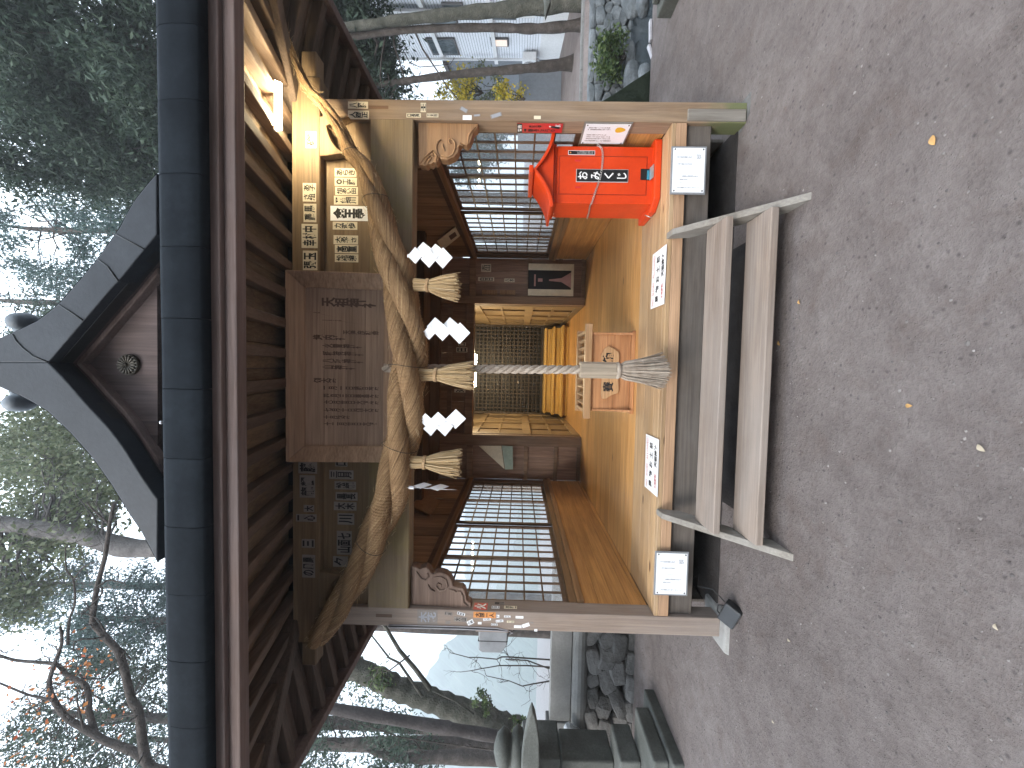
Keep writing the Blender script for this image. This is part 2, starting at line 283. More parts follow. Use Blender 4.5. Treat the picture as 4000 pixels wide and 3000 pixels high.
# ---------------------------------------------------------------- mesh helpers
ORG = {}
class MB:
    """collects shapes and links them as ONE mesh object"""
    def __init__(s): s.v = []; s.f = []; s.m = []; s.sm = []
    def add(s, vs, fs, m=0, smooth=False):
        o = len(s.v); s.v += [tuple(p) for p in vs]
        s.f += [[o+i for i in f] for f in fs]; s.m += [m]*len(fs); s.sm += [smooth]*len(fs)
        return s
    def hexa(s, p, m=0):
        """eight corners: bottom ring then top ring"""
        return s.add(p, [(3, 2, 1, 0), (4, 5, 6, 7), (0, 1, 5, 4), (1, 2, 6, 5), (2, 3, 7, 6), (3, 0, 4, 7)], m)
    def box(s, x0, x1, y0, y1, z0, z1, m=0):
        return s.hexa([(x0, y0, z0), (x1, y0, z0), (x1, y1, z0), (x0, y1, z0), (x0, y0, z1), (x1, y0, z1), (x1, y1, z1), (x0, y1, z1)], m)
    def obox(s, c, a, b, n, m=0):
        """box round c with half-axis vectors a, b, n"""
        c, a, b, n = Vector(c), Vector(a), Vector(b), Vector(n)
        return s.hexa([c-a-b-n, c+a-b-n, c+a+b-n, c-a+b-n, c-a-b+n, c+a-b+n, c+a+b+n, c-a+b+n], m)
    def beam(s, p, q, w, h, up=(0, 0, 1), m=0):
        p, q = Vector(p), Vector(q); t = (q-p).normalized(); sd = t.cross(Vector(up)).normalized(); u = sd.cross(t)
        return s.obox((p+q)/2, (q-p)/2, sd*(w/2), u*(h/2), m)
    def prism(s, pts, d, m=0, smooth=False):
        """closed outline (3D points) pushed along d"""
        n = len(pts); d = Vector(d); a = [Vector(p) for p in pts]; b = [p+d for p in a]
        s.add(a+b, [list(range(n))[::-1], list(range(n, 2*n))], m)
        if smooth: s.add(a+b, [], m)
        o = len(s.v)-2*n
        for i in range(n):
            j = (i+1) % n; s.f.append([o+i, o+j, o+n+j, o+n+i]); s.m.append(m); s.sm.append(smooth)
        return s
    def tube(s, pts, rad, k=8, m=0, cap=True, smooth=True):
        P = [Vector(p) for p in pts]; n = len(P)
        if isinstance(rad, (int, float)): rad = [rad]*n
        vs = []; up = None
        for i in range(n):
            t = (P[min(i+1, n-1)]-P[max(i-1, 0)]); t = t.normalized() if t.length > 1e-9 else Vector((0, 0, 1))
            if up is None: up = Vector((0, 0, 1)) if abs(t.z) < .9 else Vector((1, 0, 0))
            a = t.cross(up); a = a.normalized() if a.length > 1e-6 else Vector((1, 0, 0)); b = a.cross(t).normalized(); up = b
            for j in range(k):
                th = 2*math.pi*j/k; vs.append(P[i]+(a*math.cos(th)+b*math.sin(th))*rad[i])
        fs = [(i*k+j, i*k+(j+1) % k, (i+1)*k+(j+1) % k, (i+1)*k+j) for i in range(n-1) for j in range(k)]
        s.add(vs, fs, m, smooth)
        if cap:
            o = len(s.v)-len(vs)
            s.f += [[o+j for j in range(k)][::-1], [o+(n-1)*k+j for j in range(k)]]; s.m += [m, m]; s.sm += [False, False]
        return s
    def lathe(s, prof, c, k=20, m=0, smooth=True):
        """profile of (radius, z) turned about the vertical through c"""
        vs = [(c[0]+r*math.cos(2*math.pi*j/k), c[1]+r*math.sin(2*math.pi*j/k), c[2]+z) for r, z in prof for j in range(k)]
        n = len(prof)
        fs = [(i*k+j, i*k+(j+1) % k, (i+1)*k+(j+1) % k, (i+1)*k+j) for i in range(n-1) for j in range(k)]
        s.add(vs, fs, m, smooth); o = len(s.v)-len(vs)
        s.f += [[o+j for j in range(k)][::-1], [o+(n-1)*k+j for j in range(k)]]; s.m += [m, m]; s.sm += [False, False]
        return s
    def sheet(s, grid, m=0, smooth=True):
        n, k = len(grid), len(grid[0])
        return s.add([p for r in grid for p in r], [(i*k+j, i*k+j+1, (i+1)*k+j+1, (i+1)*k+j) for i in range(n-1) for j in range(k-1)], m, smooth)
    def build(s, name, mats, parent=None, bevel=0, seg=1, fix=False):
        me = bpy.data.meshes.new(name); o = Vector(ORG.get(parent.name, (0, 0, 0))) if parent else Vector()
        me.from_pydata([tuple(Vector(p)-o) for p in s.v], [], s.f)
        for mm in (mats if isinstance(mats, (list, tuple)) else [mats]): me.materials.append(M[mm] if isinstance(mm, str) else mm)
        me.polygons.foreach_set('material_index', s.m); me.polygons.foreach_set('use_smooth', s.sm)
        if fix:
            import bmesh
            bm = bmesh.new(); bm.from_mesh(me); bmesh.ops.recalc_face_normals(bm, faces=bm.faces); bm.to_mesh(me); bm.free()
        me.update()
        ob = bpy.data.objects.new(name, me); COL.objects.link(ob)
        if parent: ob.parent = parent
        ORG[ob.name] = tuple(o)
        if bevel:
            b = ob.modifiers.new('bevel', 'BEVEL'); b.width = bevel; b.segments = seg; b.limit_method = 'ANGLE'; b.angle_limit = R(50)
            b.harden_normals = False
        return ob
def tag(o, label=None, cat=None, group=None, kind=None):
    for k, v in (('label', label), ('category', cat), ('group', group), ('kind', kind)):
        if v: o[k] = v
    return o
def thing(name, label, cat, loc=(0, 0, 0), group=None, kind=None):
    o = bpy.data.objects.new(name, None); COL.objects.link(o); o.location = loc; o.empty_display_size = .1
    ORG[o.name] = tuple(loc); return tag(o, label, cat, group, kind)
def copy_part(o, parent, off):
    c = o.copy(); COL.objects.link(c); c.parent = parent; c.location = Vector(o.location)+Vector(off); ORG[c.name] = ORG[o.name]; return c
_gl = {}
def glyphs(body, bold=.0, res=2, space=.92):
    key = (body, bold, res, space)
    if key not in _gl:
        cu = bpy.data.curves.new('lettering', 'FONT'); cu.body = body; cu.align_x = 'CENTER'; cu.space_line = space
        cu.resolution_u = res; cu.offset = bold; cu.dimensions = '2D'; cu.fill_mode = 'BOTH'
        ob = bpy.data.objects.new('lettering', cu); COL.objects.link(ob)
        dg = bpy.context.evaluated_depsgraph_get(); me = bpy.data.meshes.new_from_object(ob.evaluated_get(dg))
        v = np.empty(len(me.vertices)*3, dtype=np.float32); me.vertices.foreach_get('co', v); v = v.reshape(-1, 3)[:, :2].copy()
        f = [list(p.vertices) for p in me.polygons]
        bpy.data.objects.remove(ob); bpy.data.curves.remove(cu); bpy.data.meshes.remove(me)
        lo, hi = v.min(0), v.max(0); v = (v-(lo+hi)/2)
        _gl[key] = (v, f, hi-lo)
    return _gl[key]
def write(mb, body, c, ux, uz, w, h, m=1, bold=.02, res=2, space=.92, keep=False):
    """letters of body, stretched to w by h, on the plane (ux, uz) round c"""
    v, f, sz = glyphs(body, bold, res, space)
    sx, sy = w/max(sz[0], 1e-6), h/max(sz[1], 1e-6)
    if keep: sx = sy = min(sx, sy)
    c, ux, uz = Vector(c), Vector(ux), Vector(uz)
    mb.add([c+ux*float(a*sx)+uz*float(b*sy) for a, b in v], f, m)
    return mb
def vert(t): return '\n'.join(t)

# ---------------------------------------------------------------- the ground: one sheet, with the stream bed and the drop behind the wall
def smooth(a, b, x):
    t = np.clip((x-a)/(b-a), 0, 1); return t*t*(3-2*t)
_k = rng.uniform(-1, 1, (40, 2))*np.geomspace(.3, 9, 40)[:, None]; _ph = rng.uniform(0, 6.28, 40); _am = 1/np.geomspace(.3, 9, 40)
def bumps(x, y):
    return sum(a*np.sin(k[0]*x+k[1]*y+p) for a, k, p in zip(_am, _k, _ph))
def ground_h(x, y):
    near = np.clip((np.abs(y+1)+np.abs(x))/3, .25, 1)
    h = .0035*bumps(x, y)*near
    ch = (smooth(2.9, 3.3, x))*(smooth(2.10, 2.3, y))*(1-smooth(6.9, 7.3, y))
    h = h-1.05*ch
    h = h+smooth(7.3, 40, y)*smooth(2, 12, x)*.25
    lf = smooth(2.35, 2.7, y)*(1-smooth(-3.2, -2.4, x))
    h = h-lf*(1.0+.22*np.clip(y-2.5, 0, 200)*(y < 90)+.22*87.5*(y >= 90))
    return h
def axis(a):
    return np.array(sorted(set(np.round(a, 4))))
gx = axis(np.concatenate([np.linspace(-4.5, 5, 190), np.linspace(5, 30, 60), np.linspace(-30, -4.5, 50), np.linspace(30, 800, 24), np.linspace(-1000, -30, 24)]))
gy = axis(np.concatenate([np.linspace(-3, 2.8, 130), np.linspace(2.8, 12, 60), np.linspace(12, 60, 40), np.linspace(60, 900, 30), np.linspace(-60, -3, 20)]))
XX, YY = np.meshgrid(gx, gy, indexing='ij'); ZZ = ground_h(XX, YY)
mb = MB(); n, k = XX.shape
mb.v = np.stack([XX, YY, ZZ], -1).reshape(-1, 3).tolist()
mb.f = [(i*k+j, (i+1)*k+j, (i+1)*k+j+1, i*k+j+1) for i in range(n-1) for j in range(k-1)]
mb.m = [0]*len(mb.f); mb.sm = [True]*len(mb.f)
m, nt, b = mat_new('gravelly_dirt')
t = nt.nodes.new('ShaderNodeTexCoord'); v = t.outputs['Object']
n1 = noise(nt, v, .9, 6, .62, .4); n2 = noise(nt, v, 7, 7, .68); n3 = noise(nt, v, 60, 4, .7)
c = ramp(nt, [(.30, (.070, .055, .050)), (.5, (.145, .121, .113)), (.70, (.215, .187, .176))])
lnk(nt, math_(nt, 'ADD', math_(nt, 'MULTIPLY', n1, .4), math_(nt, 'ADD', math_(nt, 'MULTIPLY', n2, .35), math_(nt, 'MULTIPLY', n3, .25))), c.inputs[0])
c2 = ramp(nt, [(.52, (0, 0, 0)), (.68, (1, 1, 1))]); lnk(nt, noise(nt, v, 3.6, 8, .7, .7), c2.inputs[0])
cc = mixc(nt, math_(nt, 'MULTIPLY', c2.outputs[0], .42), c.outputs[0], (.098, .070, .058))
sp = nd(nt, 'ShaderNodeTexVoronoi', Scale=55.0); lnk(nt, v, sp.inputs['Vector'])
spr = ramp(nt, [(.10, (1, 1, 1)), (.22, (0, 0, 0))]); lnk(nt, sp.outputs['Distance'], spr.inputs[0])
sel = math_(nt, 'MULTIPLY', spr.outputs[0], math_(nt, 'GREATER_THAN', sp.outputs['Color'], .72))
cc = mixc(nt, math_(nt, 'MULTIPLY', sel, .35), cc, (.26, .23, .21))
dk = nd(nt, 'ShaderNodeTexVoronoi', Scale=31.0); lnk(nt, v, dk.inputs['Vector'])
dkr = ramp(nt, [(.08, (1, 1, 1)), (.3, (0, 0, 0))]); lnk(nt, dk.outputs['Distance'], dkr.inputs[0])
cc = mixc(nt, math_(nt, 'MULTIPLY', math_(nt, 'MULTIPLY', dkr.outputs[0], math_(nt, 'GREATER_THAN', dk.outputs['Color'], .7)), .6), cc, (.035, .03, .03))
lnk(nt, cc, b.inputs['Base Color']); b.inputs['Roughness'].default_value = .93; b.inputs['Specular IOR Level'].default_value = .2
bp = nd(nt, 'ShaderNodeBump', Strength=.65, Distance=.03); lnk(nt, math_(nt, 'ADD', math_(nt, 'ADD', n2, math_(nt, 'MULTIPLY', n3, .5)), math_(nt, 'MULTIPLY', sel, .6)), bp.inputs['Height'])
lnk(nt, bp.outputs[0], b.inputs['Normal']); M['dirt'] = m
g = mb.build('ground', 'dirt'); tag(g, 'grey brown gravelly dirt around the shrine', None, None, 'structure')

# ---------------------------------------------------------------- the shrine hall
HALL = thing('shrine_hall', 'open fronted wooden shrine hall under a grey metal gabled roof', 'shrine')
XO, XI, PW = 1.85, 1.715, .135           # post outer and inner faces
FZ, DB, WX = .5, 3.357, 1.735            # floor height, back wall, side wall inner face
post_r = MB().box(XI, XO, 0, PW, .0, 2.887).build('post', 'post', HALL, .006, 2); post_r['label'] = 'right front post, warm brown, mossy at its foot'
post_l = MB().box(-XO, -XI, 0, PW, .03, 2.887).build('post', 'post_left', HALL, .006, 2); post_l['label'] = 'left front post, grey and covered with small stickers'
MB().box(1.722, 1.8, -.012, .148, .012, .40).build('foot_board', 'stringer', post_r, .004)
MB().box(-1.80, -1.722, .01, .14, .03, .40).build('foot_board', 'sill_grey', post_l, .004)
q = MB().prism([(-1.92, -.07, .032), (-1.67, -.07, .032), (-1.64, -.1, -.05), (-1.95, -.1, -.05)], (0, .3, 0)).build('base_stone', 'base_stone', post_l, .012, 2)
q = MB().prism([(1.68, -.05, .005), (1.90, -.05, .005), (1.92, -.07, -.06), (1.66, -.07, -.06)], (0, .27, 0)).build('base_stone', 'stone', post_r, .01, 2)
upper = MB().box(-1.98, 1.98, -.022, .11, 2.893, 3.088).build('upper_beam', 'beam', HALL, .006)
plank = MB().box(-XI, XI, .035, .08, 2.553, 2.892).build('beam_board', 'beam', HALL)
lower = MB().box(-XI, XI, -.008, .115, 2.256, 2.552).build('lower_beam', 'beam_moss', HALL, .006)
for s in (1, -1):                        # rounded corbels under the upper beam
    pts = [(s*1.713, -.03, 2.892), (s*1.45, -.03, 2.892), (s*1.452, -.03, 2.85)]
    pts += [(s*(1.713-.24*math.sin(a)), -.03, 2.85-.155*(1-math.cos(a))) for a in np.linspace(math.pi/2*.95, .25, 10)]
    pts += [(s*1.713, -.03, 2.688)]
    MB().prism(pts, (0, .066, 0)).build('corbel', 'beam', HALL, .004, fix=True)
    MB().box(s*1.985 if s > 0 else -2.16, 2.16 if s > 0 else -1.985, -.01, .10, 2.925, 3.03).build('beam_nose', 'beam', HALL, .008)
# carved brackets in the two upper corners of the opening
def crop_pts(lst, ox, oy, k, y): return [at(ox+a/k, oy+b/k, y=y) for a, b in lst]
cr = [(1050, 792), (1442, 800), (1435, 830), (1410, 850), (1400, 890), (1385, 925), (1365, 940), (1345, 935), (1330, 925), (1315, 945), (1310, 985), (1285, 1015), (1240, 1035), (1200, 1030), (1185, 1015), (1180, 1040), (1165, 1055), (1150, 1052), (1135, 1064), (1115, 1062), (1098, 1075), (1080, 1068), (1055, 1070)]
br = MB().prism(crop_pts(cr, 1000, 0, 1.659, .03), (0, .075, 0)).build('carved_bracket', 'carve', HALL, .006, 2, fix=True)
def scroll(lst, ox, oy, par, rr=.0055, mt='carve'):
    mb = MB(); 
    for l in lst: mb.tube(crop_pts(l, ox, oy, 1.659, .028), [rr*(.6+.8*math.sin(math.pi*i/(len(l)-1))) for i in range(len(l))], 6)
    return mb.build('scroll_relief', mt, par)
scroll([[(1190, 1015), (1172, 985), (1168, 950), (1180, 920), (1200, 905)], [(1200, 1005), (1240, 1020), (1275, 1000), (1292, 960), (1290, 925), (1270, 900), (1250, 905), (1252, 925), (1265, 930)],
        [(1060, 1060), (1090, 1020), (1130, 985), (1150, 975)], [(1085, 1062), (1105, 1030), (1130, 1010)], [(1110, 1058), (1125, 1035), (1140, 1020)], [(1165, 1045), (1172, 1010), (1150, 985), (1140, 1005), (1152, 1015)],
        [(1300, 960), (1320, 935), (1345, 945)], [(1372, 930), (1378, 880), (1400, 845), (1425, 825)], [(1210, 930), (1212, 955), (1225, 980)]], 1000, 0, br)
cl = [(1005, 352), (1040, 360), (1060, 372), (1080, 362), (1100, 358), (1122, 372), (1135, 395), (1150, 405), (1170, 395), (1195, 392), (1230, 402), (1255, 422), (1270, 450), (1275, 478), (1292, 485), (1310, 490), (1335, 492), (1352, 510), (1360, 545), (1365, 575), (1390, 590), (1397, 632), (1003, 600)]
bl = MB().prism(crop_pts(cl, 1000, 2000, 1.659, .03), (0, .075, 0)).build('carved_bracket', 'carve_shaded', HALL, .006, 2, fix=True)
scroll([[(1040, 385), (1070, 430), (1100, 440), (1120, 420), (1112, 395)], [(1150, 425), (1195, 418), (1232, 440), (1242, 480), (1222, 505), (1190, 508), (1165, 480), (1180, 462), (1200, 470), (1198, 488)],
        [(1115, 470), (1130, 500), (1160, 515)], [(1250, 500), (1285, 510), (1300, 520)], [(1300, 515), (1325, 515), (1340, 545), (1345, 585), (1375, 610)]], 1000, 2000, bl, mt='carve_shaded')
# floor: front nosing, long boards, dark ground beam
floor = MB()
for i in range(2, 15):
    y0 = .16+i*.2133; floor.box(-1.72, 1.72, y0, y0+.2113, FZ-.03, FZ-.0005*((i*7) % 3))
flo = floor.build('floor', 'floor', HALL)
fe = MB(); fe.box(-1.712, 1.712, .052, .158, FZ-.03, FZ+.0005); fe.box(-1.712, 1.712, -.0005, .05, FZ-.03, FZ)
for i in range(2): fe.box(-1.715, 1.715, .16+i*.2133, .16+i*.2133+.2113, FZ-.03, FZ-.0006*i)
fe.build('floor_edge', 'floor_edge', HALL, .003)
MB().box(-1.7125, 1.7125, .0, .06, .398, FZ-.031).build('floor_nosing', 'nosing', HALL, .003)
MB().box(-1.718, 1.718, .035, .15, .217, .396).build('ground_beam', 'sill_grey', HALL, .006)
soil = MB().box(-1.74, 1.74, .09, 3.42, -.03, .012).box(-.9, .9, -.36, .088, -.03, .010).build('underfloor_shade', 'shade_soil', HALL)  # dark sheet standing in for the shade under floor and steps
jo = MB()
for yy in (1.2, 2.3, 3.3): jo.box(-1.7, 1.7, yy, yy+.1, .3, .465)
jo.build('joist', 'sill_grey', HALL)
for sx in (-1, 1):
    MB().box(sx*1.85-.06, sx*1.85+.06, 3.3, 3.42, 0, 2.9).build('post', 'post', HALL, .005)
    MB().box(min(sx*1.74, sx*1.85), max(sx*1.74, sx*1.85), .14, 3.3, .25, .46).build('side_ground_beam', 'sill_grey', HALL)
# side walls: wainscot, ledge, four lattice windows, boards above
ZS, ZT = 1.115, 2.185
def side_wall(s):
    mb = MB()
    for i in range(4):
        z0 = FZ+.002+i*.117; mb.box(min(s*WX, s*(WX+.03)), max(s*WX, s*(WX+.03)), .14, DB, z0, z0+.115)
    wn = mb.build('wainscot', 'wains', HALL)
    MB().box(min(s*(WX-.012), s*(WX+.03)), max(s*(WX-.012), s*(WX+.03)), .14, DB-.002, FZ+.001, FZ+.035).build('skirting', 'wains', wn)
    MB().box(min(s*(WX-.035), s*(WX+.05)), max(s*(WX-.035), s*(WX+.05)), .24 if s > 0 else .138, DB, .972, 1.025).build('ledge', 'frame_y', HALL, .004)
    MB().box(min(s*(WX-.02), s*(WX+.05)), max(s*(WX-.02), s*(WX+.05)), .138, DB, 1.027, ZS-.03).build('window_sill', 'frame_y', HALL, .003)
    MB().box(min(s*(WX-.03), s*(WX+.06)), max(s*(WX-.03), s*(WX+.06)), .138, DB, ZT+.002, ZT+.05).build('window_head', 'frame_y', HALL, .003)
    MB().box(min(s*(WX-.018), s*(WX+.06)), max(s*(WX-.018), s*(WX+.06)), .138, DB, ZT+.052, ZT+.10).build('window_head', 'frame', HALL, .003)
    up = MB(); y = .14; i = 0
    while y < DB-.05:
        wd = .17+.05*((i*37) % 5)/5; e = min(y+wd, DB)
        off = .006*((i*13) % 3); up.box(min(s*(WX+off), s*(WX+.03+off)), max(s*(WX+off), s*(WX+.03+off)), y, e-.004, ZT+.102, 2.86); y = e; i += 1
    up.build('upper_wall', 'wall_side', HALL)
    MB().box(min(s*(WX+.062), s*(WX+.082)), max(s*(WX+.062), s*(WX+.082)), .14, 3.3, .46, ZS-.035).build('outer_wall', 'sill_grey', HALL)
    spans = [(.145, .86), (.862, 1.63), (1.632, 2.415), (2.417, 3.19)]
    proto = None
    for i, (a, b) in enumerate(spans):
        x0 = WX+.004+.026*(i % 2); x1 = x0+.024
        fm = MB(); st = .038
        bx = lambda y0, y1, z0, z1, d0=0, d1=0: fm.box(min(s*(x0+d0), s*(x1-d1)), max(s*(x0+d0), s*(x1-d1)), y0, y1, z0, z1)
        bx(a, a+st, ZS-.028, ZT); bx(b-st, b, ZS-.028, ZT); bx(a+st, b-st, ZS-.028, ZS+.01); bx(a+st, b-st, ZT-.03, ZT)
        iw, ih = b-a-2*st, ZT-.03-(ZS+.01)
        for j in range(1, 5): bx(a+st+iw*j/5-.0065, a+st+iw*j/5+.0065, ZS+.01, ZT-.03, .003, .006)
        for j in range(1, 7): bx(a+st, b-st, ZS+.01+ih*j/7-.0065, ZS+.01+ih*j/7+.0065, .0045, .0075)
        f = fm.build('window', 'frame', HALL)
        xg = s*(x1-.004)
        MB().add([(xg, a+st*.8, ZS+.005), (xg, b-st*.8, ZS+.005), (xg, b-st*.8, ZT-.025), (xg, a+st*.8, ZT-.025)], [(0, 1, 2, 3)]).build('pane', 'glass', f)
    MB().box(min(s*WX, s*(WX+.05)), max(s*WX, s*(WX+.05)), 3.192, DB, ZS-.028, ZT).build('corner_stud', 'frame', HALL)
side_wall(-1); side_wall(1)
ce = MB(); 
for i in range(18): ce.box(-WX+.0, WX, .12+i*.18, .12+i*.18+.177, 2.87, 2.89)
ce.build('ceiling', 'ceil', HALL)
for yy in (1.1, 2.2, 3.2): MB().box(-WX+.001, WX-.001, yy, yy+.1, 2.72, 2.868).build('ceiling_beam', 'ceil', HALL, .004)
# back wall with the opening of the inner room
AX0, AX1, LZ = -1.022, 1.022, 2.215
for s, w0, w1 in ((1, 1.022, 1.141), (-1, 1.025, 1.189)):
    MB().box(min(s*w0, s*w1), max(s*w0, s*w1), 3.30, 3.42, FZ, 2.86).build('back_post', 'back_post', HALL, .004)
    xs = np.linspace(w1+.002, WX, 4); bw = MB()
    for i in range(3): bw.box(min(s*xs[i], s*(xs[i+1]-.003)), max(s*xs[i], s*(xs[i+1]-.003)), 3.352+.003*(i % 2), 3.385, FZ, 2.86)
    bk = bw.build('back_wall', 'back', HALL)
    for z0, z1 in ((FZ, .56), (.86, .92), (1.33, 1.39), (2.2, 2.30)):
        MB().box(min(s*(w1+.001), s*(WX-.001)), max(s*(w1+.001), s*(WX-.001)), 3.325, 3.351, z0, z1).build('rail', 'back_post', bk, .003)
MB().box(-1.021, 1.021, 3.31, 3.41, LZ, 2.34).build('lintel', 'back_post', HALL, .004)
ub = MB()
for i in range(8): ub.box(-1.021+i*.2553, -1.021+i*.2553+.2523, 3.34+.004*(i % 2), 3.37, 2.342, 2.86)
ub.build('back_wall', 'wall_in', HALL)
MB().box(-1.021, 1.021, 3.325, 3.339, 2.55, 2.62).build('rail', 'back_post', HALL, .003)
# inner room: floor, side panels with raised frames, lattice doors above three yellow steps
af = MB()
for i in range(13): af.box(-1.05, 1.05, DB+.003+i*.225, DB+.003+i*.225+.223, FZ-.03, FZ-.001)
af.build('inner_floor', 'floor', HALL)
for s in (-1, 1):
    pw = MB().box(min(s*1.05, s*1.09), max(s*1.05, s*1.09), 3.423, 7.0, FZ-.03, 2.75).build('inner_wall', 'alcove', HALL)
    fr_ = MB()
    for z0, z1, d in ((FZ, .60, .03), (1.28, 1.42, .03), (2.16, 2.28, .03), (.92, .965, .02), (1.80, 1.84, .02)):
        fr_.box(min(s*1.049, s*(1.05-d)), max(s*1.049, s*(1.05-d)), 3.43, 6.14, z0, z1)
    for y0, d in ((3.43, .032), (4.05, .022), (4.72, .032), (5.40, .022), (6.05, .032)):
        fr_.box(min(s*1.0485, s*(1.05-d)), max(s*1.0485, s*(1.05-d)), y0, y0+(.10 if d > .03 else .055), FZ+.001, 2.279)
    fr_.build('panel_frame', 'alcove', pw)
MB().box(-1.09, 1.09, 3.42, 7.0, 2.752, 2.78).build('inner_ceiling', 'ceil', HALL)
lt = MB(); Z0, Z1, X0, X1 = 1.0, 2.60, -1.03, 1.03
lt.box(X0, X1, 6.19, 6.25, .92, Z0); lt.box(X0, X1, 6.19, 6.25, Z1, 2.75); lt.box(X0, X0+.05, 6.19, 6.25, Z0, Z1); lt.box(X1-.05, X1, 6.19, 6.25, Z0, Z1); lt.box(-.03, .03, 6.185, 6.25, Z0, Z1)
lat = lt.build('lattice_door', 'lattice', HALL)
lg = MB()
for i in range(1, 23): x = X0+.05+(X1-X0-.1)*i/23; lg.box(x-.014, x+.014, 6.205, 6.222, Z0, Z1)
for i in range(1, 18): z = Z0+(Z1-Z0)*i/18; lg.box(X0+.05, X1-.05, 6.20, 6.217, z-.014, z+.014)
lg.build('lattice', 'lattice', lat)
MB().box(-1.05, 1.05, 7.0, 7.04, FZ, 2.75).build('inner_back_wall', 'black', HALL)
for z0, z1, y0 in ((FZ, .635, 5.16), (.637, .79, 5.44), (.792, .945, 5.74)):
    MB().box(-.92, .90, y0, 6.15, z0, z1-.045).build('step_riser', 'yellowwood', HALL, .004)
    MB().box(-.94, .925, y0-.025, 6.15, z1-.044, z1).build('inner_step', 'yellowwood', HALL, .006, 2)
sk = MB()
for s in (-1, 1): sk.box(min(s*1.76, s*1.78), max(s*1.76, s*1.78), .3, 3.3, -.02, .249)
sk.box(-1.7, 1.7, 3.425, 3.445, -.02, .46)
sk.build('light_stop_boards', 'sill_grey', HALL)  # boards added to keep daylight out from under the floor
for s in (-1, 1): MB().box(min(s*1.092, s*1.13), max(s*1.092, s*1.13), 3.43, 7.1, -.02, 3.05).build('outer_wall', 'back', HALL)
# ---- eaves: rafters, boards, edge
OX, OY, BK = 2.65, .80, 7.2
def zr(d): return 3.092-.225*d                      # underside of the rafters, d out from the wall line
rp = MB().hexa([(-.03, -OY+.07, zr(.73)), (.03, -OY+.07, zr(.73)), (.03, .1, zr(-.1)), (-.03, .1, zr(-.1)),
                (-.03, -OY+.07, zr(.73)+.075), (.03, -OY+.07, zr(.73)+.075), (.03, .1, zr(-.1)+.075), (-.03, .1, zr(-.1)+.075)]).build('rafter', 'rafter', HALL, .004)
xs = [-1.9+.2*i for i in range(20)]; rp.location = (xs[0], 0, 0)
for x in xs[1:]: copy_part(rp, HALL, (x-xs[0], 0, 0))
for s in (-1, 1):
    for j in range(1, 4):                            # short rafters running out past the corner to the hip
        x = s*(1.9+.2*j); d0 = abs(x)-1.85
        MB().hexa([(x-.03, -OY+.07, zr(.73)), (x+.03, -OY+.07, zr(.73)), (x+.03, -d0, zr(d0)), (x-.03, -d0, zr(d0)),
                   (x-.03, -OY+.07, zr(.73)+.075), (x+.03, -OY+.07, zr(.73)+.075), (x+.03, -d0, zr(d0)+.075), (x-.03, -d0, zr(d0)+.075)]).build('rafter', 'rafter', HALL, .004)
    a, b = s*1.78, s*(OX-.07)
    rs = MB().hexa([(a, -.03, zr(-.07)), (b, -.03, zr(.73)), (b, .03, zr(.73)), (a, .03, zr(-.07)), (a, -.03, zr(-.07)+.075), (b, -.03, zr(.73)+.075), (b, .03, zr(.73)+.075), (a, .03, zr(-.07)+.075)]).build('side_rafter', 'rafter_side', HALL, .004, fix=True)
    rs.location = (0, .12, 0)
    for j in range(1, 20): copy_part(rs, HALL, (0, .2*j, 0))
    for j in range(3):
        y = -.08-.2*j; d0 = -y
        MB().hexa([(s*(1.85+d0), y-.03, zr(d0)), (b, y-.03, zr(.73)), (b, y+.03, zr(.73)), (s*(1.85+d0), y+.03, zr(d0)),
                   (s*(1.85+d0), y-.03, zr(d0)+.075), (b, y-.03, zr(.73)+.075), (b, y+.03, zr(.73)+.075), (s*(1.85+d0), y+.03, zr(d0)+.075)]).build('side_rafter', 'rafter_side', HALL, .004, fix=True)
    MB().beam((s*1.8, .05, zr(-.05)+.01), (s*(OX-.06), -OY+.06, zr(.74)+.0), .085, .1).build('hip_rafter', 'rafter_side', HALL, .006)
    MB().box(min(s*1.75, s*1.88), max(s*1.75, s*1.88), .12, BK-.9, 2.895, 3.085).build('side_beam', 'beam', HALL, .006)
    MB().box(min(s*1.79, s*1.83), max(s*1.79, s*1.83), .14, 3.3, 2.3, 2.893).build('outer_upper_wall', 'wall_in', HALL)
so_ = MB(); T = .022
def slab(p, m=0): so_.prism([Vector(a) for a in p], (0, 0, T), m)
nb = 34                                              # boards laid over the rafters
for i in range(nb):
    x0 = -OX+2*OX*i/nb; x1 = x0+2*OX/nb-.004
    def yin(x): return .1 if abs(x) < 1.75 else -(abs(x)-1.85)
    slab([(x0, -OY, zr(.8)+.076), (x1, -OY, zr(.8)+.076), (x1, yin(x1), zr(-yin(x1))+.076), (x0, yin(x0), zr(-yin(x0))+.076)])
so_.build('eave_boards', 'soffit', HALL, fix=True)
nb = 46
for s in (-1, 1):
    so_ = MB()
    for i in range(nb):
        y0 = -OY+(BK+OY)*i/nb; y1 = y0+(BK+OY)/nb-.004
        def xin(y): return 1.75 if y > .1 else 1.85-y-.001
        slab([(s*xin(y0), y0, zr(xin(y0)-1.85)+.077), (s*OX, y0, zr(.8)+.077), (s*OX, y1, zr(.8)+.077), (s*xin(y1), y1, zr(xin(y1)-1.85)+.077)])
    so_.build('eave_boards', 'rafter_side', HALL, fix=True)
e = MB(); e.box(-OX, OX, -.805, -.735, 2.897, 2.957)
e.box(-OX-.03, OX+.03, -.83, -.75, 2.9575, 3.02)
for s in (-1, 1):
    e.box(min(s*(OX-.065), s*(OX+.005)), max(s*(OX-.065), s*(OX+.005)), -.734, BK, 2.897, 2.957)
    e.box(min(s*(OX-.05), s*(OX+.03)), max(s*(OX-.05), s*(OX+.03)), -.749, BK, 2.9575, 3.02)
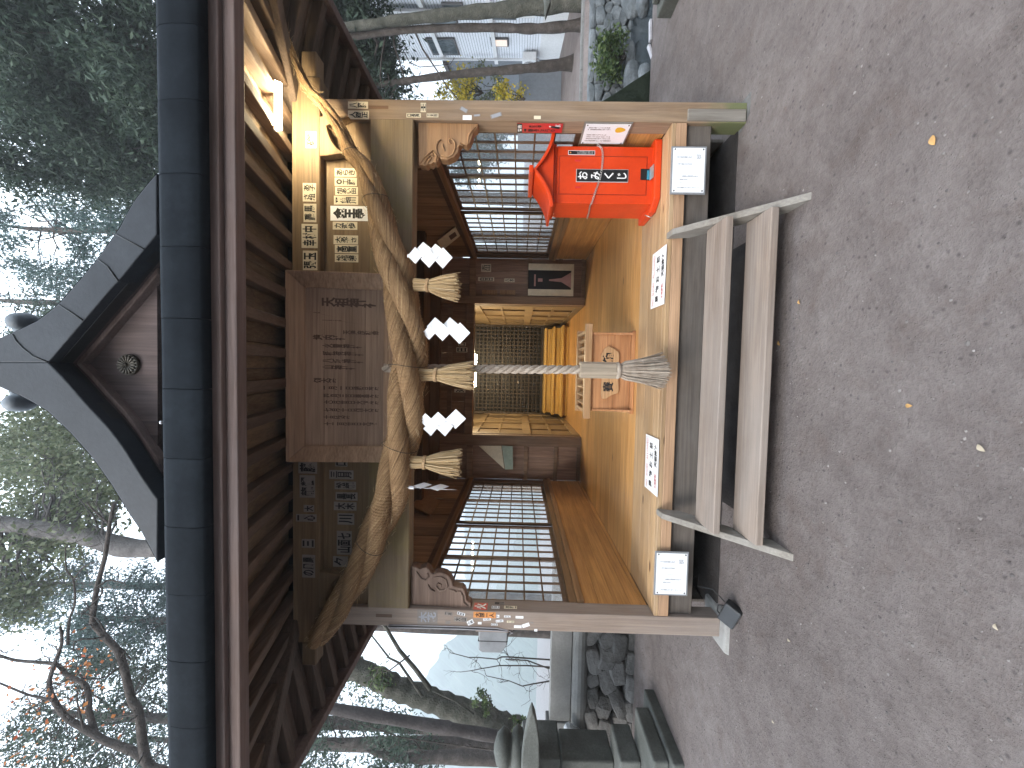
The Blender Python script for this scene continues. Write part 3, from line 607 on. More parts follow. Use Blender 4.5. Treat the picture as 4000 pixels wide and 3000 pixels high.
e.build('eave_edge', 'eave', HALL, .006, 2)
band = MB()
prof = [(-.835, 3.0), (-.872, 2.995), (-.888, 3.012), (-.894, 3.06), (-.893, 3.13), (-.886, 3.185), (-.868, 3.216), (-.80, 3.262)]
x = -2.78; i = 0
while x < 2.75:
    x1 = min(x+.335, 2.78); o = .001*(i % 2)
    band.prism([(x, p[0]-o, p[1]) for p in prof]+[(x, -.80, 3.02)], (x1-x-.003, 0, 0), 0, True); x = x1; i += 1
for s in (-1, 1):
    y = -.86; i = 0
    while y < BK:
        y1 = min(y+.335, BK+.05)
        band.prism([(s*(OX-OY-.0-p[0]+.0), y, p[1]) for p in prof]+[(s*(OX+.0), y, 3.02)], (0, y1-y-.003, 0), 0, True); y = y1; i += 1
bd = band.build('eave_band', mottled('aged_copper_band', [(.3, (.0055, .0075, .0105)), (.5, (.0095, .0125, .0165)), (.7, (.017, .022, .028))], 2.6, .85, .15, 8, .08, .0, 30, .006, .07), HALL, fix=True)
for px, py in ((630, 1650), (633, 2622)):
    p = at(px, py, y=-.897); nl = MB(); nl.lathe([(.001, -.006), (.008, -.003), (.008, .003), (.001, .006)], p, 10)
    nl.build('rivet', 'silver', bd)
# main roof above the eaves
zt = lambda d: 3.262+.62*d
rt = MB(); h0 = 2.75
ridge_y0, ridge_y1 = 1.95, 4.6
A, B, C_, D_ = (-2.74, -.80, 3.262), (2.74, -.80, 3.262), (2.74, BK+.05, 3.262), (-2.74, BK+.05, 3.262)
E_, F_ = (0, ridge_y0, zt(2.74)), (0, ridge_y1, zt(2.74))
def patch(a, b, c, d, n=10):                          # curved slope, steeper near the ridge
    g = []
    for i in range(n+1):
        t = i/n; k = t-.10*math.sin(math.pi*t)
        p, q = Vector(a).lerp(Vector(d), t), Vector(b).lerp(Vector(c), t); dz = (k-t)*(d[2]-a[2])
        g.append([(p.x, p.y, p.z+dz), (q.x, q.y, q.z+dz)])
    rt.sheet(g)
patch(A, B, E_, E_); patch(B, C_, F_, E_); patch(C_, D_, F_, F_); patch(D_, A, E_, F_)
rt.build('roof', 'copper', HALL)
MB().tube([(0, ridge_y0-.1, zt(2.74)+.05), (0, ridge_y1+.1, zt(2.74)+.05)], .14, 12).build('ridge', 'copper', HALL)
# ---- front gable with its curved metal bargeboards and crest
GY = -.62
oR = [(612, 676), (576, 717), (518, 790), (467, 888), (386, 1003), (301, 1104), (229, 1186), (151, 1250), (48, 1300), (0, 1320), (-70, 1352)]
oL = [(-70, 1478), (0, 1512), (90, 1551), (181, 1603), (271, 1687), (362, 1790), (434, 1892), (500, 2000), (554, 2080), (614, 2195)]
iL = [(616, 1950), (603, 1934), (542, 1844), (482, 1747), (422, 1669), (337, 1579), (253, 1482), (187, 1416)]
iR = [(337, 1241), (434, 1127), (464, 1096), (542, 1000), (600, 930), (612, 915)]
def P(l, y): return [at(a, b, y=y) for a, b in l]
gm = MB()
def strip(a, b, y0, y1):
    """a board between two curves of equal count, with thickness y0..y1"""
    n = len(a); fa, fb = P(a, y0), P(b, y0); d = Vector((0, y1-y0, 0))
    ba, bb = [p+d for p in fa], [p+d for p in fb]; o = len(gm.v)
    gm.v += [tuple(p) for p in fa+fb+ba+bb]
    for i in range(n-1):
        for f in ((i, i+1, n+i+1, n+i), (2*n+i, 3*n+i, 3*n+i+1, 2*n+i+1), (i, 2*n+i, 2*n+i+1, i+1), (n+i, n+i+1, 3*n+i+1, 3*n+i)):
            gm.f.append([o+k for k in f]); gm.m.append(0); gm.sm.append(False)
    for f in ((0, n, 3*n, 2*n), (n-1, 3*n-1, 4*n-1, 2*n-1)): gm.f.append([o+k for k in f]); gm.m.append(0); gm.sm.append(False)
def resample(l, n):
    a = np.array(l, float); s = np.r_[0, np.cumsum(np.hypot(*np.diff(a, axis=0).T))]; t = np.linspace(0, s[-1], n)
    return list(zip(np.interp(t, s, a[:, 0]), np.interp(t, s, a[:, 1])))
apex_o = (-80, 1415); apex_i = (187, 1416)
OR, OL = resample([apex_o]+oR[::-1], 26), resample([apex_o]+oL, 26)
IR, IL = resample([apex_i]+iR, 26), resample([apex_i]+iL[::-1][1:], 26)
strip(OR, IR, GY, GY+.10); strip(OL, IL, GY, GY+.10)
barge = gm.build('bargeboard', 'copper', HALL, .006, 2, fix=True)
for l in ([(48, 1305), (62, 1330), (90, 1360), (130, 1392), (187, 1414)], [(229, 1190), (270, 1215), (322, 1250)], [(378, 1010), (420, 1040), (462, 1098)], [(446, 912), (500, 940), (562, 972)]):
    MB().tube(P(l, GY-.002), .0035, 6).build('seam', 'black', barge)
def inward(l, k, c=(620, 1432)): return [(c[0]+(a-c[0])*k, c[1]+(b-c[1])*k) for a, b in l]
for k0, k1, y0, y1, mt in ((1.02, .90, GY+.05, GY+.12, 'black'), (.90, .80, GY+.11, GY+.16, 'gable_wood'), (.80, .70, GY+.14, GY+.20, 'eave')):
    gm = MB(); strip(inward(IR, k0), inward(IR, k1), y0, y1); strip(inward(IL, k0), inward(IL, k1), y0, y1)
    gm.build('inner_bargeboard', mt, HALL, .004, fix=True)
gp = MB(); gp.prism(P(inward([(612, 915)]+iR[::-1][1:]+[apex_i]+iL[::-1][1:], .86), GY+.19), (0, .03, 0))
gp.build('gable_panel', 'gable_wood', HALL, fix=True)
cc_ = at(496, 1425, y=GY+.17); cr_ = MB()
cr_.prism([cc_+Vector((.062*math.cos(a), .0, .062*math.sin(a))) for a in np.linspace(0, 2*math.pi, 33)[:-1]], (0, .025, 0))
crest = cr_.build('crest', 'bronze', HALL, .004, fix=True)
pt = MB()
for i in range(16):
    a = 2*math.pi*i/16
    pt.tube([cc_+Vector((r*math.cos(a), -.004, r*math.sin(a))) for r in (.012, .03, .048, .056)], [.002, .0045, .0075, .004], 6)
pt.lathe([(.001, -.005), (.012, 0), (.001, .005)], cc_+Vector((0, -.004, 0)), 10)
pt.build('petal_relief', 'bronze', crest)
# dormer roof running back from the bargeboards
dr = MB()
prof_ = P(OR[::-1]+OL[1:], GY+.03); bkp = []
dr.sheet([[p, p+Vector((0, 2.1, 0))] for p in prof_]); dr.sheet([[p+Vector((0, .07, -.07)), p+Vector((0, 2.1, -.07))] for p in prof_])
dr.build('dormer_roof', 'copper', HALL)
for cpx, cpy, sg in ((98, 1258, 1), (84, 1572, -1)):
    p = at(cpx, cpy, y=GY+.18); o = MB()
    o.tube([p+Vector((0, a, 0)) for a in (-.075, -.07, -.055, -.02, .01, .045, .06, .065)], [.004, .032, .045, .054, .055, .045, .024, .004], 20)
    q = p+Vector((sg*-.05, .03, .035)); o.tube([q+Vector((0, a, 0)) for a in (-.05, -.045, -.03, 0, .03, .045, .05)], [.004, .02, .032, .036, .032, .02, .004], 18)
    o.build('ridge_ornament', 'copper_light', HALL)
MB().tube([at(-60, 1415, y=GY+.0), at(-60, 1415, y=GY+.0)+Vector((0, 2.2, .0))], .085, 14).build('dormer_ridge', 'copper', HALL)

# ---------------------------------------------------------------- stickers pasted on the beams and posts (sub-parts)
FX, FZV = Vector((1, 0, 0)), Vector((0, 0, 1))
def sticker(par, px0, py0, px1, py1, cols, y=None, x=None, paper='paper_old', ink='ink', rot=0, margin=.86, bold=.03, horiz=False):
    """one pasted slip between photo corners (px0,py0)-(px1,py1); cols: columns of writing from right to left as (text, share)"""
    c = at((px0+px1)/2, (py0+py1)/2, y=y, x=x)
    if y is not None: ux, n, k = FX, Vector((0, -1, 0)), mpp(y)
    else: ux, n, k = Vector((0, -1 if x > 0 else 1, 0)), Vector((-1 if x > 0 else 1, 0, 0)), mpp(c.y)
    h = (px1-px0)*k; wd = abs(py1-py0)*k if y is not None else abs(at(px0, py0, x=x).y-at(px0, py1, x=x).y)
    uz = FZV
    if rot: ux, uz = (ux*math.cos(rot)+uz*math.sin(rot)), (uz*math.cos(rot)-ux*math.sin(rot))
    mb = MB(); mb.obox(c+n*.0006, ux*(wd/2), uz*(h/2), n*.0006)
    if cols:
        tot = sum(s for _, s in cols); xx = wd*margin/2
        for t, s in cols:
            cw = wd*margin*s/tot
            if t.strip(): write(mb, t if horiz else vert(t), c+n*.0018+ux*(xx-cw/2), ux, uz, cw*.88, h*margin, 1, bold)
            xx -= cw
    return mb.build('sticker', [paper, ink], par)
UY, PY = -.0222, .0348
for a in ((1195, 515, 1235, 577, [('磁', 1)]), (1183, 716, 1235, 752, [('あ子', 1)]), (1183, 753, 1235, 787, [('さ組', 1)]), (1186, 797, 1236, 867, [('馬', 1), ('重藤', 1)]),
          (1178, 876, 1241, 968, [('中', 1), ('村', 1), ('幸', 1)]), (1183, 980, 1240, 1055, [('玉', 1), ('張', 1)])):
    sticker(upper, *a, y=UY)
for a in ((1308, 658, 1392, 690, [('あらき', 1)]), (1308, 695, 1394, 726, [('◎工藤', 1)]), (1310, 731, 1398, 762, [('組あい田', 1)]), (1305, 766, 1399, 799, [('平仲畑川', 1)]),
          (1300, 867, 1396, 897, [('カ遊歩', 1)]), (1303, 920, 1399, 954, [('大あずさ', 1)]), (1308, 957, 1400, 989, [('髙重', 1)]), (1308, 993, 1400, 1024, [('松船源', 1)])):
    sticker(plank, *a, y=PY)
sticker(plank, 1291, 806, 1440, 862, [('金王寺', 1)], y=PY, paper='paper', bold=.07)
for a in ((1165, 1800, 1240, 1850, [('藤', 1)]), (1170, 1855, 1232, 1945, [('輝', 1), ('龍', 1)]), (1186, 1972, 1228, 2000, [('大', 1)]), (1155, 2008, 1238, 2038, [('一心', 1)]), (1178, 2105, 1230, 2140, [('三', 1)]), (1180, 2165, 1232, 2258, [('鳳', 1), ('凰', 1), ('の', 1)])):
    sticker(upper, *a, y=UY, paper='paper_grey')
for a in ((1310, 1795, 1358, 1822, [('口', 1)]), (1285, 1836, 1382, 1872, [('三日月', 1)]), (1306, 1880, 1392, 1912, [('松龍', 1)]), (1310, 1922, 1398, 1955, [('黒長', 1)]), (1303, 1960, 1394, 1994, [('大木', 1)]), (1318, 2004, 1385, 2050, [('川', 1)]), (1315, 2072, 1375, 2168, [('七', 1), ('面', 1), ('山', 1)]), (1300, 2172, 1360, 2215, [('夕', 1)])):
    sticker(plank, *a, y=PY, paper='paper_grey')
for a in ((1360, 398, 1437, 424, [('八藤', 1)]), (1360, 433, 1441, 465, [('人岡正', 1)]), (1588, 443, 1644, 459, [('口長海', 1)]), (1667, 444, 1712, 458, [('三木田', 1)]),
          (1643, 403, 1664, 437, [('ＩＩ', 1)])):
    sticker(post_r, *a, y=-.0002)
for a in ((1797, 421, 1827, 436, 'paper_grey', -.5), (1808, 451, 1842, 468, 'paper', 0), (1850, 447, 1876, 455, 'paper_grey', .1), (1916, 443, 1960, 459, 'paper_grey', .3), (2086, 453, 2112, 465, 'paper_old', 0)):
    sticker(post_r, *a[:4], [('ー', 1)] if a[5] else [], y=-.0002, paper=a[4], ink='ink_grey', rot=a[5])
slot = MB().box(1.784, 1.806, -.0013, .03, 2.432, 2.568).build('mortise_plug', 'frame', post_r)
sl2 = MB(); p0 = at(1500, 2405, y=0); sl2.obox(p0+Vector((0, .014, 0)), FX*.011, FZV*.058, Vector((0, .0155, 0))); sl2.build('mortise_plug', 'frame', post_l)
k_ = 1/4.1475                                        # small torn slips on the left post
for (a, b, c, d, col, ro, tx) in ((150, 375, 285, 430, 'paper_grey', -.1, '一木'), (355, 380, 485, 430, 'paper', -.25, '田'), (300, 455, 520, 535, 'paper_grey', -.03, '大山'), (165, 515, 248, 572, 'paper_grey', 0, ''), (515, 505, 625, 580, 'paper', .5, '小林'),
                                  (775, 470, 905, 515, 'paper', .15, '川中'), (690, 535, 752, 575, 'paper', 0, ''), (990, 420, 1040, 470, 'paper', 0, 'ア'), (1115, 432, 1222, 465, 'paper', 0, '中村'), (1300, 440, 1430, 480, 'paper', 0, ''),
                                  (980, 500, 1105, 540, 'paper', .1, '三木'), (1160, 515, 1280, 550, 'paper_old', 0, '十山'), (905, 560, 1010, 595, 'paper', 0, '日'), (1275, 590, 1400, 635, 'paper', 0, ''), (1405, 560, 1530, 620, 'paper', .35, ''), (1540, 535, 1595, 560, 'paper_grey', -.2, ''), (1605, 650, 1655, 690, 'paper', 0, '')):
    sticker(post_l, 1700+a*k_, 2300+b*k_, 1700+c*k_, 2300+d*k_, [(tx, 1)] if tx else [], y=-.0002, paper=col, rot=ro, bold=.02)
ts = sticker(post_l, 1848, 2390, 1938, 2414, [('大国一人', 1)], y=-.0002, paper='orange_tag')
sticker(post_l, 1629, 2381, 1710, 2440, [('木花', 1)], y=-.0002, paper='paper_grey', ink='ink_grey')
for (a, b, c, d, tx, pp) in ((1850, 2355, 1905, 2382, '火', 'red_sign'), (1920, 2367, 1952, 2377, '口二', 'paper'), (1930, 2352, 1972, 2362, '門', 'paper_grey'), (1968, 2367, 2020, 2378, '木村一', 'paper_old')):
    sticker(post_l, a, b, c, d, [(tx, 1)], x=-1.7148, paper=pp, ink='ink_white' if pp == 'red_sign' else 'ink')
bwx = [('御', .5), ('奉納', 1)]
for (a, b, c, d, tx) in ((1880, 1031, 1918, 1062, '北川山'), (1868, 1083, 1930, 1098, '白日'), (1970, 1088, 2010, 1102, '八木'), (1790, 1338, 1820, 1352, '口'), (1783, 1357, 1826, 1376, '田'), (1775, 1520, 1818, 1533, '日本')):
    sticker(HALL, a, b, c, d, [(tx, 1)], y=3.30 if b > 1200 else 3.3515, paper='paper_old', horiz=b > 1200)
for px in (1885, 1955):
    c = at(px+28, 1142, y=3.345); MB().obox(c, FX*.035, FZV*.12, Vector((0, .006, 0))).build('wall_slat', 'carve', HALL)
# ---------------------------------------------------------------- the plaque over the entrance
PL = thing('wooden_plaque', 'large brown framed wooden plaque with faded brush writing above the straw rope', 'plaque', (0, -.06, 2.7))
yt, yb = -.115, -.055
def py_(z): return yb+(yt-yb)*(z-2.33)/(3.068-2.33)
x0, x1, z0, z1 = -.637, .652, 2.33, 3.066; fw, fb = .105, .105
fr_ = MB(); O_ = [(x0, z0), (x1, z0), (x1, z1), (x0, z1)]; I_ = [(x0+fw, z0+fb), (x1-fw, z0+fb), (x1-fw, z1-fb), (x0+fw, z1-fb)]
for i in range(4):
    j = (i+1) % 4; a, b, c, d = O_[i], O_[j], I_[j], I_[i]
    f = lambda p, dy: (p[0], py_(p[1])+dy, p[1])
    fr_.hexa([f(a, .055), f(b, .055), f(c, .055), f(d, .055), f(a, -.022), f(b, -.022), f(c, .012), f(d, .012)])
fr_.build('frame', 'sign_frame', PL, .004, 2, fix=True)
bd_ = MB(); fz = lambda x, z, dy: (x, py_(z)+dy, z)
for i in range(4):
    a = z0+fb-.01+(z1-z0-2*fb+.02)*i/4; b = a+(z1-z0-2*fb+.02)/4-.001
    bd_.hexa([fz(x0+fw-.01, a, .05), fz(x1-fw+.01, a, .05), fz(x1-fw+.01, b, .05), fz(x0+fw-.01, b, .05), fz(x0+fw-.01, a, .026), fz(x1-fw+.01, a, .026), fz(x1-fw+.01, b, .026), fz(x0+fw-.01, b, .026)])
bdo = bd_.build('board', 'sign_wood', PL, fix=True)
tx = MB(); k = 1/1.659
for cx, v0, v1, t, wpx in ((300, 425, 770, '天祖神社', 62), (382, 375, 540, '御祭神', 34), (432, 430, 750, '天照皇大御神', 32), (495, 560, 790, '天津彦根命', 28), (528, 370, 575, '境内社', 34), (583, 430, 680, '火雷神社', 28), (632, 430, 692, '稲荷神社', 28),
                           (680, 430, 690, '八坂神社', 28), (722, 430, 640, '山神社', 28), (806, 375, 520, '例大祭', 34), (857, 435, 790, '一月一日歳旦祭', 26), (907, 435, 790, '四月三日春季祭', 26), (950, 435, 790, '六月丗日大祓祭', 26), (1000, 435, 790, '七月十日例大祭', 26), (1045, 435, 605, '十月秋祭', 26), (1090, 435, 775, '十二月丗日大祓', 24)):
    c = at(1000+(v0+v1)/2*k, 1000+cx*k, y=-.07); c.y = py_(c.z)+.0245
    write(tx, vert(t), c, FX, Vector((0, (yt-yb)/(z1-z0), 1)).normalized(), wpx*k*mpp(-.07), (v1-v0)*k*mpp(-.07), 0, .035)
tx.build('lettering', 'ink_fade', bdo)

# ---------------------------------------------------------------- twisted straw rope, its tassels and paper streamers
rc = [(1117, 123, 10), (1131, 181, 12), (1175, 289, 15), (1215, 362, 18), (1262, 409, 21), (1327, 506, 25), (1372, 595, 29), (1430, 668, 36), (1485, 844, 52), (1543, 1060, 66), (1585, 1241, 70), (1596, 1400, 72), (1592, 1550, 72), (1570, 1723, 70), (1536, 1904, 68), (1497, 2005, 66), (1452, 2121, 60), (1395, 2241, 56), (1330, 2362, 52), (1272, 2445, 46), (1235, 2500, 40)]
ys = [-.17, -.155, -.14, -.13, -.12, -.112, -.108, -.112, -.14, -.19, -.22, -.23, -.23, -.22, -.195, -.17, -.15, -.14, -.13, -.12, -.10]
rp_ = [at(a, b, y=y) for (a, b, _), y in zip(rc, ys)]; rr_ = [r*mpp(y) for (_, _, r), y in zip(rc, ys)]
def spline(pts, n):
    a = np.array([tuple(p) if hasattr(p, '__len__') else (p,) for p in pts], float); t = np.arange(len(a))
    tt = np.linspace(0, len(a)-1, n); i = np.clip(tt.astype(int), 0, len(a)-2); u = (tt-i)[:, None]
    p0, p1, p2, p3 = a[np.clip(i-1, 0, len(a)-1)], a[i], a[i+1], a[np.clip(i+2, 0, len(a)-1)]
    return .5*((2*p1)+(-p0+p2)*u+(2*p0-5*p1+4*p2-p3)*u*u+(-p0+3*p1-3*p2+p3)*u**3)
N = 760
cpts = spline([tuple(p) for p in rp_], N); crad = spline(rr_, N)[:, 0]
sl_ = np.r_[0, np.cumsum(np.linalg.norm(np.diff(cpts, axis=0), axis=1))]
ROPE = thing('straw_rope', 'thick twisted straw rope sagging across the front of the shrine', 'sacred rope', tuple(cpts[N//2]))
for s in range(3):
    pts, rad = [], []
    for i in range(N):
        t = Vector(cpts[min(i+1, N-1)]-cpts[max(i-1, 0)]).normalized(); n1 = t.cross(Vector((0, 1, 0))).normalized(); n2 = t.cross(n1)
        a = 2*math.pi*(s/3+.08)-sl_[i]*2*math.pi/1.55
        r = crad[i]; wob = .05*math.sin(sl_[i]*11+s*2)+.04*math.sin(sl_[i]*23+s)
        pts.append(Vector(cpts[i])+(n1*math.cos(a)+n2*math.sin(a))*r*.475)
        rad.append(r*.565*(1+wob*.6+.05*math.sin(sl_[i]*2*math.pi/.019+s)+.012*math.sin(sl_[i]*2*math.pi/.0061)))
    mb = MB().tube(pts, rad, 16); so2 = mb.build('strand', 'straw_twist', ROPE)
    fa = so2.data.attributes.new('fibre', 'FLOAT_VECTOR', 'POINT'); th = 2*np.pi*np.arange(16)[None, :]/16+sl_[:, None]*9+s*2
    fa.data.foreach_set('vector', np.stack([np.cos(th), np.sin(th), np.repeat(sl_[:, None]*1.0+s*7, 16, 1)], -1).astype(np.float32).ravel())
ls = MB()                                              # loose ends of straw on the strands, and dark thin bindings
for i in range(700):
    j = int(rng.integers(3, N-4)); t = Vector(cpts[j+1]-cpts[j-1]).normalized(); th = rng.uniform(0, 6.28)
    n1 = t.cross(Vector((0, 1, 0))).normalized(); n2 = t.cross(n1); o = n1*math.cos(th)+n2*math.sin(th)
    p = Vector(cpts[j])+o*crad[j]*1.0; d = (t*rng.choice([-1, 1])+o*rng.uniform(.15, .6)+Vector(rng.uniform(-.2, .2, 3))).normalized(); L = rng.uniform(.012, .05)
    ls.tube([p, p+d*L*.6, p+d*L+Vector((0, 0, -.004))], [.0009, .0009, .0004], 3, cap=False)
ls.build('loose_straw', 'straw_loose', ROPE)['kind'] = 'stuff'
bn = MB()
for f in (.30, .385, .655, .80, .56):
    j = int(f*N); c, rad = Vector(cpts[j]), crad[j]*1.06; t = Vector(cpts[j+1]-cpts[j-1]).normalized(); n1 = t.cross(Vector((0, 1, 0))).normalized(); n2 = t.cross(n1)
    bn.tube([c+(n1*math.cos(a)+n2*math.sin(a))*rad+t*.01*math.sin(a*2) for a in np.linspace(0, 2*math.pi, 26)], .0016, 4, cap=False)
bn.build('binding_string', 'ink', ROPE)
def tassel(px, v0, v1, half, label, y=-.235, tilt=0, seed=0):
    rg = np.random.default_rng(seed); top, bot = at(v0, px, y=y), at(v1, px+tilt, y=y); L = (top-bot).length; k = mpp(y); rb = half*k
    T_ = thing('straw_tassel', label, 'straw tassel', tuple(top), 'straw tassels under the rope')
    mb = MB(); neck = top.lerp(bot, .30)
    for i in range(210):
        a, q = rg.uniform(0, 6.28), math.sqrt(rg.uniform(0, 1)); d = Vector((math.cos(a)*q, math.sin(a)*q, 0))
        p0 = top+d*rb*.46; p1 = neck+d*rb*.40; e = top.lerp(bot, rg.uniform(.88, 1.03)); p3 = e+d*rb*1.0+Vector(rg.uniform(-.012, .012, 3))
        p2 = p1.lerp(p3, .5)+d*rb*.06+Vector(rg.uniform(-.006, .006, 3)); r = rg.uniform(.0016, .0031)
        mb.tube([p0, p1, p2, p3], [r, r, r, r*.7], 4, cap=False)
    mb.build('straw_bunch', 'straw_loose', T_)
    b = MB()
    for dz in (-.006, .0, .006): 
        c = neck+Vector((0, 0, dz)); b.tube([c+Vector((math.cos(a)*rb*.47, math.sin(a)*rb*.47, .003*math.sin(a*2))) for a in np.linspace(0, 6.283, 22)], .0042, 6, cap=False)
    b.build('tie', 'straw', T_)
tassel(1112, 1618, 1792, 52, 'straw tassel under the rope between the second streamer and the red box side', seed=1, tilt=8)
tassel(1463, 1640, 1848, 56, 'largest straw tassel, at the middle of the rope above the bell rope', seed=2, tilt=2)
tassel(1805, 1600, 1797, 54, 'straw tassel under the rope nearest to the left lattice windows', seed=3, tilt=4)
def streamer(lst, label, y=-.26, twist=0, m='paper'):
    """zigzag of folded paper squares; lst: (px, py) square centres, half size px"""
    mb = MB(); k = mpp(y); h = lst[0][2]*k
    for i, (a, b, hp) in enumerate(lst):
        c = at(a, b, y=y-.003*i); h = hp*k; th = R(45 if i % 2 == 0 else 52)
        ux = Vector((math.cos(th), .22*(1 if i % 2 else -1), math.sin(th))); uz = Vector((-math.sin(th), .22*(-1 if i % 2 else 1), math.cos(th)))
        if twist: 
            q = Matrix.Rotation(twist*(1 if i % 2 else -.8), 3, 'Z'); ux, uz = q @ ux, q @ uz
        n = ux.cross(uz).normalized(); mb.obox(c, ux*h, uz*h*1.12, n*.0006)
    top = at(lst[0][0]-lst[0][2], lst[0][1], y=y+.01); c0 = at(lst[0][0], lst[0][1], y=y)
    mb.beam(top+Vector((0, .01, .02)), c0, .02, .0012, (0, 1, 0))
    o = mb.build('paper_streamer', m); tag(o, label, 'paper streamer', 'zigzag paper streamers on the rope'); return o
streamer([(1622, 998, 20), (1652, 976, 22), (1676, 1010, 22), (1700, 983, 22), (1730, 1008, 25)], 'white zigzag paper streamer nearest to the red box, in front of the tilted card')
streamer([(1676, 1300, 18), (1699, 1270, 21), (1729, 1298, 22), (1757, 1272, 22), (1796, 1302, 27)], 'white zigzag paper streamer just right of the middle tassel')
streamer([(1662, 1640, 18), (1684, 1670, 21), (1711, 1640, 22), (1739, 1670, 22), (1780, 1637, 27)], 'white zigzag paper streamer just left of the middle tassel')
streamer([(1615, 1905, 20), (1650, 1896, 24), (1680, 1907, 24), (1715, 1903, 26), (1750, 1912, 24)], 'white zigzag paper streamer turned edge on beside the left windows', twist=1.25)

# ---------------------------------------------------------------- bell rope
BR = thing('bell_rope', 'twisted pale bell rope with a six sided wooden grip and a tassel end', 'bell rope', (.03, -.11, 1.6))
by = -.11; pb = [at(a, b, y=by) for a, b in ((1500, 1438), (1848, 1441), (2050, 1443), (2268, 1444))]
ctr = spline([tuple(p) for p in pb], 240); sl2_ = np.r_[0, np.cumsum(np.linalg.norm(np.diff(ctr, axis=0), axis=1))]
for s in range(3):
    MB().tube([Vector(c)+Vector((math.cos(a), math.sin(a), 0))*.0155 for c, a in ((ctr[i], 2*math.pi*s/3+sl2_[i]*2*math.pi/.17) for i in range(240))], .0155, 10).build('strand', 'hemp', BR)
g0, g1 = at(2264, 1444, y=by), at(2404, 1447, y=by)
def hexring(c, r): return [c+Vector((r*math.cos(a), r*math.sin(a), 0)) for a in np.arange(6)*math.pi/3+.26]
mb = MB(); a_, b_ = hexring(g0, .058), hexring(g1, .058); mb.add(a_+b_, [tuple(range(6)), tuple(range(6, 12))[::-1]]+[(i, (i+1) % 6, 6+(i+1) % 6, 6+i) for i in range(6)])
mb.build('grip', 'grip', BR, .004, 2, fix=True)
c0 = at(2404, 1447, y=by); tb = at(2594, 1452, y=by)
mb = MB().lathe([(.045, .002), (.055, -.004), (.057, -.018), (.05, -.03), (.044, -.034)], c0, 24); mb.build('collar', 'hemp', BR)
rg = np.random.default_rng(5); mb = MB(); L = (c0-tb).length
for i in range(420):
    a, q = rg.uniform(0, 6.28), math.sqrt(rg.uniform(.1, 1)); d = Vector((math.cos(a)*q, math.sin(a)*q, 0)); e = rg.uniform(.93, 1.02)
    f = Vector(rg.uniform(-.006, .006, 3))
    mb.tube([c0+Vector((0, 0, -.028))+d*.040, c0+Vector((0, 0, -L*.2))+d*.062, c0+Vector((0, 0, -L*.6))+d*.085+f, c0+Vector((f.x*2, f.y*2, -L*e))+d*(.115+.018*math.sin(a*3))], [.0035, .0036, .0032, .0026], 4, cap=False)
mb.build('tassel', 'hemp', BR)

# ---------------------------------------------------------------- offering box
OB = thing('offering_box', 'pale wooden offering box with slatted top behind the bell rope', 'offering box', (0, .9, FZ))
fy, bk_ = .68, 1.16; bx0, bx1 = -.315, .345
MB().hexa([(bx0-.03, fy-.03, FZ), (bx1+.03, fy-.03, FZ), (bx1+.03, bk_+.02, FZ), (bx0-.03, bk_+.02, FZ), (bx0-.03, fy-.03, FZ+.03), (bx1+.03, fy-.03, FZ+.03), (bx1+.03, bk_+.02, FZ+.03), (bx0-.03, bk_+.02, FZ+.03)]).build('foot_board', 'newwood', OB, .004)
bo = MB(); bo.box(bx0+.0, bx1, fy, bk_-.02, FZ+.031, .868); bo.build('body', 'newwood', OB, .004)
for s, xx in ((0, bx0-.012), (1, bx1-.006)): MB().prism([(xx, fy-.008, FZ+.031), (xx, fy-.055, FZ+.031), (xx, fy-.02, FZ+.17), (xx, fy-.012, .866), (xx, fy+.012, .866), (xx, fy+.012, FZ+.031)], (.018, 0, 0)).build('side_brace', 'newwood', OB, .002, fix=True)
MB().box(bx0-.08, bx1+.085, fy-.03, fy+.03, .87, .93).build('top_rail', 'newwood_l', OB, .005, 2)
MB().box(bx0-.06, bx1+.065, bk_-.05, bk_, .875, .93).build('top_rail', 'newwood_l', OB, .005, 2)
for xx in (bx0-.03, bx1+.005): MB().box(xx, xx+.028, fy+.031, bk_-.051, .872, .925).build('side_rail', 'newwood_l', OB, .004)
for i in range(9):
    x = bx0+.045+i*(bx1-bx0-.09)/8
    MB().beam((x, fy+.031, .90), (x, bk_-.051, .90), .03, .03, (.7, 0, .7)).build('slat', 'newwood_l', OB, .002)
sg = [(580, 640), (600, 600), (625, 583), (660, 600), (690, 622), (697, 640), (694, 700), (690, 800), (692, 870), (686, 888), (650, 900), (610, 925), (585, 925), (578, 900), (582, 800), (577, 720)]
sp_ = MB().prism([at(2000+a/1.659, 1000+b/1.659, y=fy-.02) for a, b in sg], (0, .018, 0)).build('name_board', 'newwood_l', OB, .003, 2, fix=True)
tx = MB()
for t, py in (('賽', 1511), ('銭', 1452), ('箱', 1397)): write(tx, t, at(2375, py, y=fy-.0212), FX, FZV, .088, .092, 0, .035)
tx.build('lettering', 'ink', sp_)

